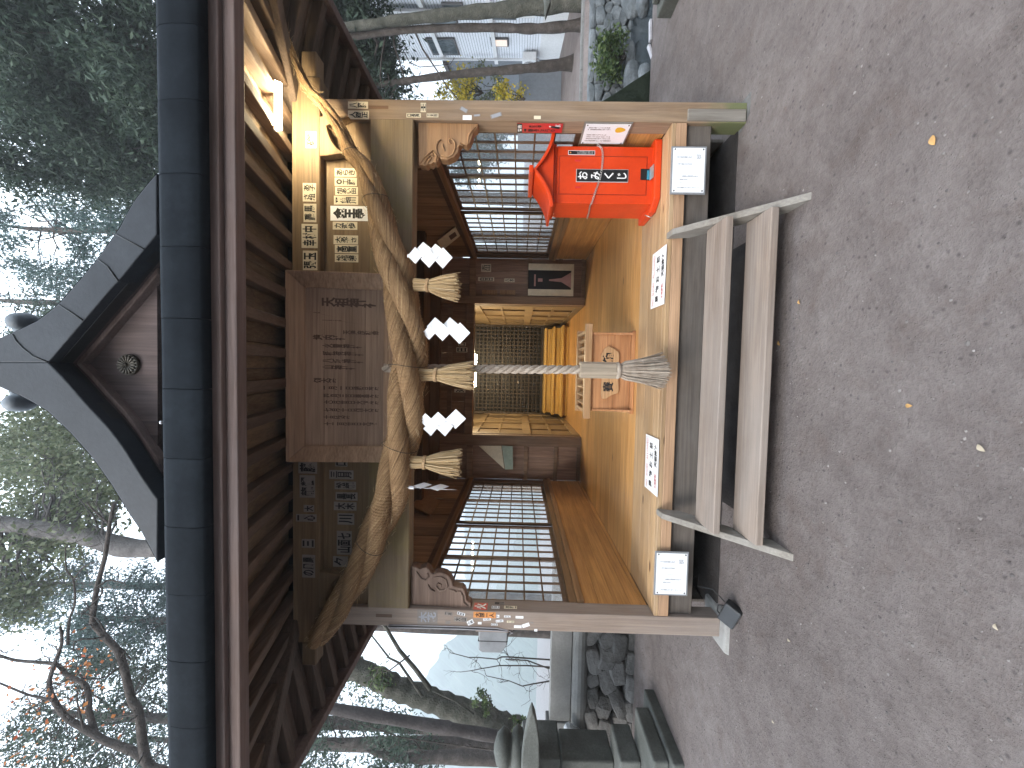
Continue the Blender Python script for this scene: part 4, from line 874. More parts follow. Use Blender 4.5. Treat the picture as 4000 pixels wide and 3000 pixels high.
# ---------------------------------------------------------------- red fortune box with its chain
FB = thing('fortune_box', 'bright vermilion fortune slip box with a curved roof on the floor edge', 'fortune box', (1.47, .35, FZ))
X0, X1, Y0, Y1, ZB, ZTt = 1.262, 1.676, .22, .50, .545, 1.255
MB().box(X0, X1, Y0, Y1, ZB-.002, ZTt).build('body', 'vermilion', FB, .006, 2)
MB().prism([(1.70, .165, FZ+.001), (1.72, .20, FZ+.001), (1.72, .53, FZ+.001), (1.215, .53, FZ+.001), (1.215, .255, FZ+.001), (1.285, .165, FZ+.001)], (0, 0, .05)).build('base_tray', 'vermilion', FB, .008, 2, fix=True)
MB().box(X0-.008, X1+.008, Y0-.010, Y1+.01, ZTt+.001, ZTt+.022).build('cornice', 'vermilion', FB, .004)
K = 1/2.911
def fbp(a, b, y=Y0): return at(2020+a*K, 440+b*K, y=y)
dz0, dz1 = fbp(1480, 600).z, fbp(480, 600).z; dx0, dx1 = fbp(900, 935).x, fbp(900, 495).x
dr_ = MB()
for a in ((dx0, dx1, dz0, dz0+.004), (dx0, dx1, dz1-.004, dz1), (dx0, dx0+.004, dz0+.004, dz1-.004), (dx1-.004, dx1, dz0+.004, dz1-.004)): dr_.box(a[0], a[1], Y0-.0015, Y0, a[2], a[3])
dr_.build('door_gap', plain('dark_red_gap', (.22, .02, .006), .7), FB)
MB().box(dx0+.005, dx1-.005, Y0-.005, Y0-.0002, dz0+.005, dz1-.005).build('door', 'vermilion', FB, .002)
hn = MB()
for b in (545, 850): hn.obox(fbp(690, b, Y0-.006), FX*.006, FZV*.02, Vector((0, .002, 0)))
hn.build('keyhole', 'red_sign', FB)
s0, s1 = fbp(1262, 797, Y0-.008), fbp(672, 640, Y0-.008)
MB().box(s0.x, s1.x, Y0-.011, Y0-.0055, s0.z, s1.z).build('name_plate', ['silver'], FB, .002)
sp2 = MB(); sp2.box(s0.x+.005, s1.x-.005, Y0-.0118, Y0-.0112, s0.z+.005, s1.z-.005, 0)
for i, t in enumerate('おみくじ'): write(sp2, t, (s0.x/2+s1.x/2, Y0-.0124, s1.z-(s1.z-s0.z)*(i+.5)/4), FX, FZV, (s1.x-s0.x)*.60 if t not in 'くじ' else (s1.x-s0.x)*.46, (s1.z-s0.z)*.185, 1, .018)
sp2.build('name_plate', ['black', 'ink_white'], FB)
p, q = fbp(885, 482, Y0-.002), fbp(582, 428, Y0-.002); st_ = MB(); st_.box(p.x, q.x, Y0-.002, Y0-.0003, p.z, q.z, 0); st_.box(p.x+.003, q.x-.003, Y0-.0026, Y0-.0021, p.z+.003, q.z-.003, 1)
for i in range(2): write(st_, vert('この箱の中に' if i else 'お入れ下さい'), (p.x+(q.x-p.x)*(.36+.3*i), Y0-.0031, p.z+(q.z-p.z)*.37), FX, FZV, (q.x-p.x)*.17, (q.z-p.z)*.6, 0, .02)
st_.tube([((p.x+q.x)/2, Y0-.003, q.z-.017), ((p.x+q.x)/2, Y0-.0035, q.z-.0171)], .006, 10, 2); st_.build('sticker', ['ink_white', 'black', 'orange_tag'], FB)
p, q = fbp(1502, 775, Y0-.004), fbp(1405, 640, Y0-.004)
MB().box(p.x+.004, q.x, Y0-.0062, Y0-.0052, p.z, q.z).build('coin_slot', 'black', FB)
MB().box(p.x+.008, q.x-.012, Y0-.0075, Y0-.0064, p.z+.002, p.z+.018).build('slip', plain('blue_slip', (.03, .22, .33), .5), FB)
MB().hexa([(p.x, Y0-.007, p.z-.004), (q.x+.006, Y0-.007, p.z-.004), (q.x+.012, Y0-.05, p.z-.016), (p.x+.004, Y0-.05, p.z-.016), (p.x, Y0-.007, p.z), (q.x+.006, Y0-.007, p.z), (q.x+.012, Y0-.05, p.z-.011), (p.x+.004, Y0-.05, p.z-.011)]).build('slip_tray', 'silver', FB, fix=True)
# roof of the box: concave slopes each side of a ridge running back
ry0, ry1 = .15, .545; cxr = (X0+X1)/2
rz = fbp(180, 667, ry0).z
half = []
for t in np.linspace(0, 1, 12): half.append((.262*t, rz-(.128)*(1-(1-t)**1.75)))
top_ = [(cxr+a, z) for a, z in half[::-1]]+[(cxr-a, z) for a, z in half[1:]]
bot_ = [(x, z-.020) for x, z in top_]
rm = MB(); rm.prism([(x, ry0, z) for x, z in top_]+[(x, ry0, z) for x, z in bot_[::-1]], (0, ry1-ry0, 0)); rm.build('roof', 'vermilion', FB, .003, fix=True)
tr_ = MB(); tr_.prism([(x*.985+cxr*.015, ry0-.006, z-.006) for x, z in top_]+[(x*.985+cxr*.015, ry0-.006, z-.004) for x, z in bot_[::-1]], (0, .005, 0)); tr_.build('roof_trim', 'vermilion', FB, .0015, fix=True)
gm_ = MB(); gm_.prism([(x*.95+cxr*.05, ry0+.035, z) for x, z in bot_]+[(X0+.0, ry0+.035, ZTt+.024), (X1, ry0+.035, ZTt+.024)][::1], (0, .02, 0)); gm_.build('gable', 'vermilion', FB, fix=True)
MB().box(cxr-.026, cxr+.026, ry0-.012, ry1+.008, rz-.004, rz+.028).build('ridge', 'vermilion', FB, .004, 2)
hk = MB(); hp = at(2000+862/1.659, 1395/1.659, y=.2); hk.tube([hp, hp+Vector((-.01, -.02, .0)), hp+Vector((-.022, -.03, -.02)), hp+Vector((-.028, -.03, -.037)), hp+Vector((-.02, -.025, -.042))], .0035, 8); hk.build('hook', 'steel', FB)
CHN = MB()
ch = [fbp(*p, Y0-.012) for p in ((925, 372), (965, 420), (972, 520), (962, 640), (945, 740), (925, 800), (890, 900), (850, 1020), (838, 1042))]
ch += [Vector((X0-.012, Y0+.03, ch[-1].z-.0)), Vector((X0-.013, Y0+.13, ch[-1].z-.012)), Vector((X0-.013, Y0+.26, ch[-1].z-.02))]
ch = [Vector((X1+.014, Y0+.10, ch[0].z+.01)), Vector((X1+.013, Y0-.0, ch[0].z+.004))]+ch
cp = spline([tuple(p) for p in ch], 600); ln = np.r_[0, np.cumsum(np.linalg.norm(np.diff(cp, axis=0), axis=1))]
nl_ = int(ln[-1]/.0165)
for i in range(nl_):
    s_ = (i+.5)*.0165; c = Vector([np.interp(s_, ln, cp[:, k_]) for k_ in range(3)]); c2 = Vector([np.interp(min(s_+.004, ln[-1]), ln, cp[:, k_]) for k_ in range(3)])
    t = (c2-c).normalized() if (c2-c).length > 1e-6 else Vector((0, 0, 1)); n1 = t.cross(Vector((.3, 1, .2))).normalized(); n2 = t.cross(n1); sd_ = n1 if i % 2 else (n1*.35+n2*.94)
    CHN.tube([c+t*math.cos(a)*.0112+sd_*math.sin(a)*.0062 for a in np.linspace(0, 2*math.pi, 13)], .0019, 5, cap=False)
tag(CHN.build('chain', 'steel'), 'steel link chain wound around the red fortune box', 'chain')
yb_ = MB(); yb_.lathe([(.001, 0), (.05, 0), (.055, .16), (.052, .17), (.001, .17)], (1.695, .44, FZ+.001), 18)
tag(yb_.build('yellow_tub', 'yellow'), 'yellow tub standing behind the red fortune box', 'tub')

# ---------------------------------------------------------------- signs and boards
def board(name, label, cat, c, ux, uz, n, w, h, back='plastic_grey', group=None, face='paper', bx=.012):
    T_ = thing(name, label, cat, tuple(c), group)
    c, ux, uz, n = Vector(c), Vector(ux), Vector(uz), Vector(n)
    if back: MB().obox(c+n*.004, ux*(w/2+bx), uz*(h/2+bx), n*.004).build('backing', back, T_, .002)
    MB().obox(c+n*.0093, ux*(w/2), uz*(h/2), n*.0012).build('sheet', face, T_)
    return T_
def lines(T_, c, ux, uz, n, cols, mat='ink_grey', bold=.02):
    tx = MB(); 
    for t, x, z, w, h in cols: write(tx, vert(t), Vector(c)+Vector(n)*.0112+Vector(ux)*x+Vector(uz)*z, ux, uz, w, h, 0, bold)
    return tx.build('lettering', mat, T_)
FN = (0, -1, 0)
def pins(T_, c, ux, uz, n, w, h):
    mb = MB()
    for a in (-1, 1):
        for b in (-1, 1): p = Vector(c)+Vector(ux)*a*(w/2-.01)+Vector(uz)*b*(h/2-.012); mb.tube([p+Vector(n)*.0106, p+Vector(n)*.013], .0055, 10)
    mb.build('pin', 'house_trim', T_)
for (cx, cz, lab, ro) in ((1.383, .391, 'white notice board under the red fortune box with faint writing', 0), (-1.385, .400, 'white notice board on the floor edge beside the left post', 0)):
    c = (cx, -.022, cz); w, h = .292, .212
    T_ = board('notice_board', lab, 'notice board', c, FX, FZV, FN, w, h, 'plastic_grey', 'notice boards on the floor edge')
    lines(T_, c, FX, FZV, FN, [('お参り下さい', -.115, .0, .011, .15), ('御願い', -.085, .02, .011, .1), ('境内', -.062, .03, .010, .06), ('参道を', -.04, -.01, .011, .11), ('静かに御参拝', -.01, .0, .011, .14), ('令和元年', .04, .025, .011, .10), ('天祖神社', .085, .03, .011, .10)])
    st2 = MB(); write(st2, '社印', Vector(c)+Vector((.088, -.0113, -.065)), FX, FZV, .03, .034, 0, .02); st2.build('seal', 'ink_grey', T_)
    pins(T_, c, FX, FZV, FN, w, h)
for (cx, lab, rz_) in ((.700, 'white no shoes card lying on the floor edge near the red box', R(-1.0)), (-.652, 'white no shoes card lying on the floor edge left of the bell rope', R(1.2))):
    ux, uz, n = Vector((math.cos(rz_), math.sin(rz_), 0)), Vector((-math.sin(rz_), math.cos(rz_), 0)), Vector((0, 0, 1))
    c = Vector((cx, .130, FZ+.0005)); w, h = .405, .27
    T_ = board('no_shoes_card', lab, 'floor sign', c, ux, uz, n, w, h, None, 'no shoes cards on the floor edge')
    bx_ = MB()
    for a, b, u, v_ in ((0, h/2-.014, w/2-.014, .0008), (0, -h/2+.014, w/2-.014, .0008), (w/2-.014, 0, .0008, h/2-.014), (-w/2+.014, 0, .0008, h/2-.014)): bx_.obox(c+n*.0109+ux*a+uz*b, ux*u, uz*v_, n*.0003)
    bx_.build('printed_border', 'ink_grey', T_)
    a = MB(); write(a, 'NO', c+n*.0115-ux*.158+uz*.09, ux, uz, .045, .034, 0, .0); write(a, 'SHOES', c+n*.0115-ux*.062+uz*.09, ux, uz, .095, .034, 0, .0); write(a, 'ALLOWED', c+n*.0115+ux*.098+uz*.09, ux, uz, .165, .034, 0, .0)
    write(a, '土足厳禁', c+n*.0115-ux*.105-uz*.085, ux, uz, .105, .034, 0, .04); a.build('red_lettering', 'ink_red', T_)
    a = MB(); write(a, '天祖神社', c+n*.0115+ux*.075-uz*.082, ux, uz, .16, .052, 0, .045)
    for i, t in enumerate('履物お土禁'): write(a, t, c+n*.0115+ux*(-.145+.07*i)+uz*.010, ux, uz, .047, .062, 0, .03)
    a.build('black_lettering', 'ink', T_)
# signs on the inner side of the right post
PX = XI-.0003; un, uu = (-1, 0, 0), (0, -1, 0)
c = Vector((PX, .062, 1.392)); RSG = board('red_sign', 'narrow red warning sign with a black head on the right post', 'sign', c, uu, FZV, un, .10, .315, None, face='red_sign')
a = MB(); a.obox(c+Vector((-.0112, 0, .139)), Vector(uu)*.05, FZV*.018, Vector((.0006, 0, 0))); a.build('black_head', 'black', RSG)
a = MB(); write(a, '警告', c+Vector((-.0125, 0, .139)), uu, FZV, .075, .026, 0, .03); a.tube([c+Vector((-.0118, -.022, -.07)), c+Vector((-.0122, -.022, -.07))], .007, 10); write(a, '賽銭', c+Vector((-.0115, -.03, -.125)), uu, FZV, .03, .04); a.build('white_lettering', 'ink_white', RSG)
a = MB(); write(a, vert('撮影おことわり'), c+Vector((-.0115, .022, .0)), uu, FZV, .036, .22, 0, .04); write(a, vert('防犯中'), c+Vector((-.0115, -.022, .03)), uu, FZV, .026, .09, 0, .04); a.tube([c+Vector((-.0115, -.02, -.08)), c+Vector((-.0115, -.01, -.135))], .008, 8); a.build('black_lettering', 'ink', RSG)
c = Vector((PX-.004, .118, .926)); PS = board('paper_notice', 'white pinned notice with a yellow drop beside the red fortune box', 'notice', c, uu, FZV, un, .225, .305, 'stringer')
lines(PS, c, uu, FZV, un, [('おみくじは', .075, .055, .012, .15), ('一回百円です', .055, .05, .012, .16), ('料金箱に', -.005, .06, .012, .14), ('お入れの上', -.028, .045, .012, .17), ('お引き下さい', -.05, .04, .012, .18), ('天祖神社々務所', -.075, .035, .012, .19)], 'ink_fade', .03)
pins(PS, c, uu, FZV, un, .225, .305)
dp = MB(); q = c+Vector((-.0114, -.052, -.095)); dp.prism([q+Vector((0, -.028*math.sin(a)*(1-.35*math.cos(a)), -.036*math.cos(a)+.0)) for a in np.linspace(0, 2*math.pi, 21)[:-1]], (.0008, 0, 0)); dp.build('yellow_drop', plain('yellow_print', (.72, .42, .03), .6), PS, fix=True)
# poster on the back wall, folded sheet, tilted card, hanging board
c = at(2152, 1094, y=3.32); w, h = .49, .70
T_ = board('poster', 'dark poster with pale side bands and pink peak on the back wall', 'poster', c, FX, FZV, FN, w, h, None, face='black')
for s in (-1, 1): MB().obox(c+Vector((s*(w/2-.05), -.0112, 0)), FX*.05, FZV*(h/2), Vector((0, .0006, 0))).build('pale_band', 'paper_old', T_)
MB().obox(c+Vector((0, -.0118, -h/2+.02)), FX*(w/2-.1), FZV*.02, Vector((0, .0006, 0))).build('pale_band', 'paper_old', T_)
pk = MB(); pk.prism([c+Vector((x, -.0109, z)) for x, z in ((-.015, .03), (.006, .03), (.03, -.16), (.12, -.31), (-.12, -.31), (-.03, -.16))], (0, .0006, 0)); pk.prism([c+Vector((x, -.0109, z)) for x, z in ((-.03, .2), (.02, .2), (.02, .13), (-.03, .13))], (0, .0006, 0)); pk.prism([c+Vector((x, -.0109, z)) for x, z in ((-.1, .26), (.08, .26), (.08, .235), (-.1, .235))], (0, .0006, 0))
pk.build('printed_picture', plain('pink_print', (.42, .24, .22), .6), T_, fix=True)
fs = MB(); yy = 3.30
fs.prism([at(a, b, y=yy) for a, b in ((1869, 1741), (1958, 1741), (1970, 1832))], (0, .003, 0), 0); fs.prism([at(a, b, y=yy-.02) for a, b in ((1960, 1741), (2002, 1744), (2004, 1833), (1973, 1834))], (0, .018, 0), 1)
tag(fs.build('folded_sheet', ['paper_old', plain('pale_green_sheet', (.30, .36, .29), .8)], fix=True), 'pale folded sheet propped on the back wall rail left of the opening', 'paper')
q = MB(); pp = [at(1550+a/2.765, 400+b/2.765, x=1.715) for a, b in ((435, 1500), (490, 1600), (680, 1445), (630, 1350))]; q.prism(pp, (.012, 0, 0), 0)
q.prism([at(1550+a/2.765, 400+b/2.765, x=1.713) for a, b in ((560, 1445), (585, 1487), (650, 1440), (628, 1398))], (.0015, 0, 0), 1)
tag(q.build('tilted_card', ['paper_old', 'ink_fade'], fix=True), 'tilted cream card with a dark picture above the right windows', 'card')
q = MB(); q.prism([at(a, b, x=-1.70) for a, b in ((1605, 1975), (1680, 2010), (1720, 1955), (1650, 1922))], (-.02, 0, 0))
tag(q.build('hanging_board', 'carve', None, .003, fix=True), 'small plain wooden board hung slanting above the left windows', 'board')

# ---------------------------------------------------------------- steps in front
ST = thing('wooden_steps', 'grey weathered wooden steps with two treads up to the shrine floor', 'steps', (0, -.35, 0))
def stl(z): return -.62+.60*z/.5
for s in (-1, 1):
    x = s*.955
    pts = [(0, -.645, 0), (0, -.47, 0), (0, -.03, .365), (0, -.003, .50), (0, -.003, .512), (0, -.09, .505)]
    MB().prism([(x-.02, p[1], p[2]) for p in pts], (.04, 0, 0)).build('stringer', 'stringer', ST, .004, 2, fix=True)
for z, px, py in ((.325, 2812, 1450), (.155, 2985, 1450)):
    f = at(px, py, z=z).y
    MB().box(-.933, .933, f, f+.235, z-.042, z).build('tread', 'step', ST, .006, 2)
# ---------------------------------------------------------------- small equipment
FL = thing('floodlight', 'small black floodlight on the ground by the left post', 'floodlight', (-1.55, -.1, 0))
c = Vector((-1.60, -.13, .035)); MB().obox(c, Vector((.085, -.05, -.0)), Vector((.02, .035, .035)), Vector((.008, .015, -.02))).build('housing', 'black', FL, .008, 2)
MB().tube([c+Vector((.02, .06, .0)), c+Vector((.0, .10, .03)), c+Vector((-.04, .1, .035)), c+Vector((-.09, .03, .0))], .006, 6).build('bracket', 'black', FL)
MB().tube([c+Vector((.05, .06, .01)), c+Vector((.1, .12, .06)), (-1.52, .06, .17), (-1.45, .09, .15), (-1.5, .1, .21), (-1.66, .12, .2)], .0035, 6).build('cable', 'cable', FL)
EB = thing('electrical_box', 'grey plastic electrical box with pale cables on the left post', 'electrical box', (-1.95, .05, 1.65))
e0, e1 = at(1985, 2470, y=.06), at(1870, 2540, y=.06)
MB().box(-1.871, -1.853, .0, .12, e0.z-.005, e1.z+.02).build('backplate', 'post_left', EB, .002)
MB().prism([(-1.872, .012, e0.z+.005), (-1.975, .012, e0.z+.005), (-2.035, .012, e0.z+.045), (-2.035, .012, e1.z-.03), (-2.02, .012, e1.z-.004), (-1.872, .012, e1.z)], (0, .1, 0)).build('housing', 'plastic_grey', EB, .008, 3, fix=True)
MB().prism([(-1.945, .0105, e0.z+.002), (-1.95, .0105, e0.z+.002), (-1.95, .0105, e1.z+.003), (-1.945, .0105, e1.z+.003)], (0, .103, 0)).build('lid_seam', 'black', EB, fix=True)
for i, (dx, mt) in enumerate(((.0, 'cable_white'), (.009, 'cable'), (.018, 'cable_white'))):
    MB().tube([(-1.853+dx-.004, -.004, 2.4), (-1.852+dx, -.005, 1.9), (-1.855+dx, -.006, 1.62), (-1.862+dx*.5, -.0, 1.54), (-1.875-dx, .03, 1.505), (-1.895-dx, .05, 1.52), (-1.90-dx, .06, e0.z+.01)], .0035, 6).build('cable', mt, EB)
EL = thing('eave_lamp', 'lit tube lamp under the right front eave', 'lamp', (1.6, -.3, 3.02))
MB().box(1.45, 1.75, -.312, -.288, 3.014, 3.03).build('lamp_housing', 'white_paint', EL, .004, 2)
MB().tube([(1.465, -.3, 2.998), (1.735, -.3, 2.998)], .0145, 14).build('lit_tube', 'tube', EL)
IL_ = thing('room_lamp', 'pair of short lit tubes across the top of the inner room', 'lamp', (-.03, 4.4, 2.3))
MB().box(-.34, .29, 4.38, 4.42, 2.312, 2.34).build('lamp_housing', 'white_paint', IL_, .003)
MB().tube([(-.34, 4.4, 2.326), (-1.05, 4.4, 2.326)], .005, 6).build('wire', 'cable', IL_); MB().tube([(.29, 4.4, 2.326), (1.05, 4.4, 2.326)], .005, 6).build('wire', 'cable', IL_)
for a, b in ((-.32, -.065), (.05, .265)): MB().tube([(a, 4.4, 2.298), (b, 4.4, 2.298)], .0125, 12).build('lit_tube', 'tube_in', IL_)
# ---------------------------------------------------------------- stones, walls and the stream
def rock(mb, c, r, seed, m=0, k=9, n=6, sq=.75):
    """one rough stone: a squared-off lump with its own dents"""
    g = np.random.default_rng(seed); w_ = g.uniform(-1, 1, (5, 3))*2.2; ph = g.uniform(0, 6, 5); rot = Matrix.Rotation(g.uniform(-.5, .5), 3, 'Y'); vs = []
    for i in range(n+1):
        th = math.pi*i/n
        for j in range(k):
            p = 2*math.pi*j/k; d = Vector((math.sin(th)*math.cos(p), math.sin(th)*math.sin(p), math.cos(th)))
            e = Vector([math.copysign(abs(x)**sq, x) for x in d]); s = 1+.10*sum(math.sin(float(w_[q] @ np.array(d))*1.6+ph[q]) for q in range(5))*.55
            vs.append(Vector(c)+rot @ Vector((e.x*r[0], e.y*r[1], e.z*r[2]))*s)
    mb.add(vs, [(i*k+j, i*k+(j+1) % k, (i+1)*k+(j+1) % k, (i+1)*k+j) for i in range(n) for j in range(k)], m, False)
def rubble(x0, x1, z0, z1, y, seed, size=.2):
    g = np.random.default_rng(seed); mb = MB(); z = z0; i = 0
    while z < z1-.02:
        h = min(size*g.uniform(.6, .95), z1-z); x = x0-g.uniform(0, size)
        while x < x1:
            w = size*g.uniform(.8, 1.9); rock(mb, (x+w/2, y+.06+g.uniform(-.02, .03), z+h/2+g.uniform(-.02, .02)), (w*.56, .10, h*.60), seed*1000+i, 0, 8, 6, .5); x += w; i += 1
        z += h*.93
    return mb
W1 = thing('stone_wall', 'low grey rubble stone wall with concrete parapet left of the shrine', 'wall', (-3.2, 2.1, 0))
MB().box(-4.60, -2.0, 2.12, 2.6, -.4, .54).build('core', 'stone', W1)
rubble(-4.7, -2.0, -.06, .56, 2.02, 3, .21).build('rubble_face', 'stone', W1, .012, 1)
MB().prism([(-4.66, 2.10-.13*math.sin(a), .64+.105*math.cos(a)) for a in np.linspace(0, math.pi, 9)]+[(-4.66, 2.4, .745), (-4.66, 2.4, .535)], (2.7, 0, 0)).build('coping', 'concrete', W1, fix=True)
MB().box(-4.475, -2.0, 2.06, 2.20, .747, 1.012).build('parapet', 'concrete', W1, .008, 2)
MB().box(-4.615, -4.477, 2.04, 2.22, .70, 1.055).build('end_post', 'concrete', W1, .012, 2)
cs = MB(); g_ = np.random.default_rng(4)
for px, py, r in ((2225, 2848, 26), (2250, 2862, 24), (2265, 2890, 30), (2285, 2905, 20)):
    rock(cs, at(px, py, y=1.93), (r*mpp(1.93), .05, r*mpp(1.93)*.9), int(px), 0, 7, 5, 1.0)
tag(cs.build('crumpled_sheet', plain('pale_plastic_sheet', (.42, .44, .46), .4, 0, .5, .25, 20)), 'crumpled pale plastic sheet at the end of the rubble wall', 'plastic sheet')
# stone hokora at the left edge
HK = thing('stone_shrine', 'small mossy stone shrine on stepped blocks at the left edge', 'stone shrine', (-4.0, 1.0, 0))
xs_ = []
zb = 0.0
for i, (nb_, fb_, nt_) in enumerate((((2668, 2990), (2515, 2688), (2630, 2988)), ((2616, 2978), (2529, 2760), (2555, 2978)), ((2506, 2978), (2457, 2825), (2425, 2978)), ((2400, 2978), (2370, 2848), (2195, 2978)))):
    p = at(*nb_, z=zb); xb = p.x; yn = p.y; yf = at(*fb_, x=xb).y; ztp = at(*nt_, x=xb).z
    MB().box(xb-(1.25-.2*i), xb, yn, max(yf, yn+.35), zb-(.08 if i == 0 else 0), ztp).build(('plinth', 'block', 'block', 'body')[i], 'mosstone', HK, .02, 3); zb = ztp+.001
    xs_.append((xb, yn, yf, ztp))
ry = .62
rf = [(2079, 2772), (2092, 2805), (2100, 2850), (2107, 2900), (2108, 2970), (2108, 3260), (2030, 3260), (2038, 2970), (2046, 2900), (2058, 2840), (2068, 2800)]
MB().prism([at(a, b, y=ry) for a, b in rf], (0, .10, 0)).build('roof', 'mosstone', HK, .014, 3, fix=True)
MB().prism([at(a, b, y=ry+.101) for a, b in rf if b > 2880]+[], (-.45, .7, 0)).build('roof', 'mosstone', HK, .014, 3, fix=True)
ca = at(2035, 3040, y=ry+.4)
MB().prism([at(a, b, y=ry+.18) for a, b in ((2040, 2905), (1985, 2990), (1950, 3060), (1985, 3160), (2040, 3250))], (0, .12, 0)).build('roof', 'mosstone', HK, .03, 3, fix=True)
q = at(2034, 3010, y=ry+.1)
MB().lathe([(.02, -.02), (.16, .0), (.19, .05), (.15, .10), (.10, .115), (.15, .14), (.17, .19), (.12, .25), (.03, .28)], q+Vector((0, .2, -.02)), 18).build('finial', 'mosstone', HK)
MB().box(xs_[-1][0]-.6, xs_[-1][0]-.04, xs_[-1][1]+.05, xs_[-1][1]+.5, xs_[-1][3], ca.z-.08).build('body', 'mosstone', HK, .015, 2)
# right: plinth block, mossy side wall, edging strips
pf, pn = at(2620, 76, z=0), at(2652, 2, z=0); ph_ = at(2543, 76, x=pf.x).z
RP = thing('stone_lantern', 'mossy stone lantern at the right edge showing its plinth and roof tip', 'stone lantern', (pf.x+.5, pf.y-.4, 0))
MB().box(pf.x, pf.x+1.0, pf.y-1.0, pf.y, -.08, ph_-.05).build('block', 'mosstone', RP, .02, 3)
MB().box(pf.x+.08, pf.x+.95, pf.y-.93, pf.y-.06, ph_-.049, ph_+.02).build('top_slab', 'mosstone', RP, .02, 3)
mw = MB(); mw.prism([at(a, b, y=2.22) for a, b in ((2348, 440), (2348, 396), (2400, 365), (2470, 318), (2538, 274), (2560, 272), (2565, 440))], (0, .22, 0))
tag(mw.build('mossy_side_wall', 'moss_dark', None, .01, fix=True), 'dark mossy sloping side wall beside the right post', 'wall')
for pts, lab in ((((2541, 80), (2541, 161)), 'longer pale edging strip beside the right stone lantern'), (((2533, 178), (2554, 240)), 'thin pale edging strip further from the right stone lantern')):
    a, b = at(*pts[0], y=2.08), at(*pts[1], y=2.06); o = MB().beam(a, b, .05, .03).build('edging_strip', 'cable_white', None, .004); tag(o, lab, 'edging strip', 'edging strips along the bank')
rt_ = [(2131, 62), (2141, 35), (2153, 0), (2158, -140), (2096, -140), (2128, 0), (2128, 30)]
MB().prism([at(a, b, y=.6) for a, b in rt_], (0, .06, 0)).build('roof', 'mosstone', RP, .01, 2, fix=True)
MB().box(pf.x+.3, pf.x+.8, pf.y-.75, pf.y-.25, ph_+.021, 1.27).build('body', 'mosstone', RP, .02, 2)
m, nt, b = mat_new('stream_water'); b.inputs['Base Color'].default_value = (.03, .037, .042, 1); b.inputs['Roughness'].default_value = .18
bp = nd(nt, 'ShaderNodeBump', Strength=.35, Distance=.03); v, _, _ = coords(nt); lnk(nt, noise(nt, v, 2.2, 4, .6, .5), bp.inputs['Height']); lnk(nt, bp.outputs[0], b.inputs['Normal']); M['water'] = m
st = MB(); st.sheet([[(x, 2.28, -.96), (x, 6.8, -.96)] for x in np.linspace(3.2, 40, 20)]); tag(st.build('stream', 'water'), 'shallow grey stream below the bank', None, None, 'structure')
W2 = thing('stone_wall', 'blue grey rubble bank wall on the far side of the stream', 'wall', (8, 7.2, -.5))
rubble(3.5, 17, -1.15, -.02, 6.75, 9, .27).build('rubble_face', 'stone_blue', W2, .02, 1)
MB().box(3.3, 17, 6.9, 7.4, -1.3, -.06).build('core', 'stone_blue', W2)
kb = MB(); x = 3.0
while x < 18: kb.box(x, x+.59, 7.62, 7.80, -.1, .075); x += .6
tag(kb.build('kerb', 'concrete', None, .015, 2), 'pale concrete kerb along the far bank path', 'kerb')
bl_ = [(5.3, 5.8, .22), (6.5, 6.1, .28), (7.5, 5.5, .22), (8.2, 6.2, .34), (9.0, 5.6, .26), (6.0, 5.3, .16), (7.2, 6.4, .25), (9.7, 6.1, .34), (10.6, 5.7, .32)]
for i, (x, y, r) in enumerate(bl_):
    mb = MB(); rock(mb, (x, y, -.93+r*.3), (r, r*.7, r*.6), 300+i, 0, 12, 8, .8)
    o = mb.build('boulder', 'stone_blue', None, .03, 2); tag(o, ['small boulder nearest to the mossy side wall in the stream', 'grey boulder left of the green shrub in the stream', 'boulder in front of the green shrub in the stream', 'large boulder behind the green shrub against the bank wall', 'boulder right of the green shrub at the water', 'smallest boulder low in the stream', 'boulder half hidden against the bank wall', 'big boulder below the leaning tree in the stream', 'big boulder beyond the right stone lantern in the stream'][i], 'boulder', 'boulders in the stream bed')

# ---------------------------------------------------------------- leaves and trees
def leaf_mesh(name, pos, size, mat, parent=None, aspect=.5, droop=.0, seed=0, cards=1):
    """many separate small leaves, each a bent four cornered blade"""
    g = np.random.default_rng(seed); n = len(pos); size = np.asarray(size)*g.uniform(.6, 1.35, n)
    d = g.normal(size=(n, 3)); d[:, 2] -= droop; d /= np.linalg.norm(d, axis=1)[:, None]
    e = np.cross(d, g.normal(size=(n, 3))); e /= np.linalg.norm(e, axis=1)[:, None]; nn = np.cross(d, e)
    L = size[:, None]; W = L*aspect
    o = np.array(ORG.get(parent.name, (0, 0, 0))) if parent else 0
    p = np.asarray(pos)-o
    V = np.stack([p-d*L*.5, p+e*W*.5+nn*L*.08, p+d*L*.5, p-e*W*.5+nn*L*.08], 1).reshape(-1, 3).astype(np.float32)
    me = bpy.data.meshes.new(name); me.vertices.add(4*n); me.vertices.foreach_set('co', V.ravel()); me.loops.add(4*n)
    me.loops.foreach_set('vertex_index', np.arange(4*n, dtype=np.int32)); me.polygons.add(n)
    me.polygons.foreach_set('loop_start', np.arange(0, 4*n, 4, dtype=np.int32)); me.polygons.foreach_set('loop_total', np.full(n, 4, dtype=np.int32))
    me.update(calc_edges=True); me.materials.append(M[mat]); ob = bpy.data.objects.new(name, me); COL.objects.link(ob)
    if parent: ob.parent = parent
    return ob
def clumps(c, r, n, g, shell=.45):
    """clump centres spread through an ellipsoid, thinner inside"""
    d = g.normal(size=(n, 3)); d /= np.linalg.norm(d, axis=1)[:, None]; k = g.uniform(shell**3, 1, n)**(1/3)
    return np.array(c)+d*k[:, None]*np.array(r)
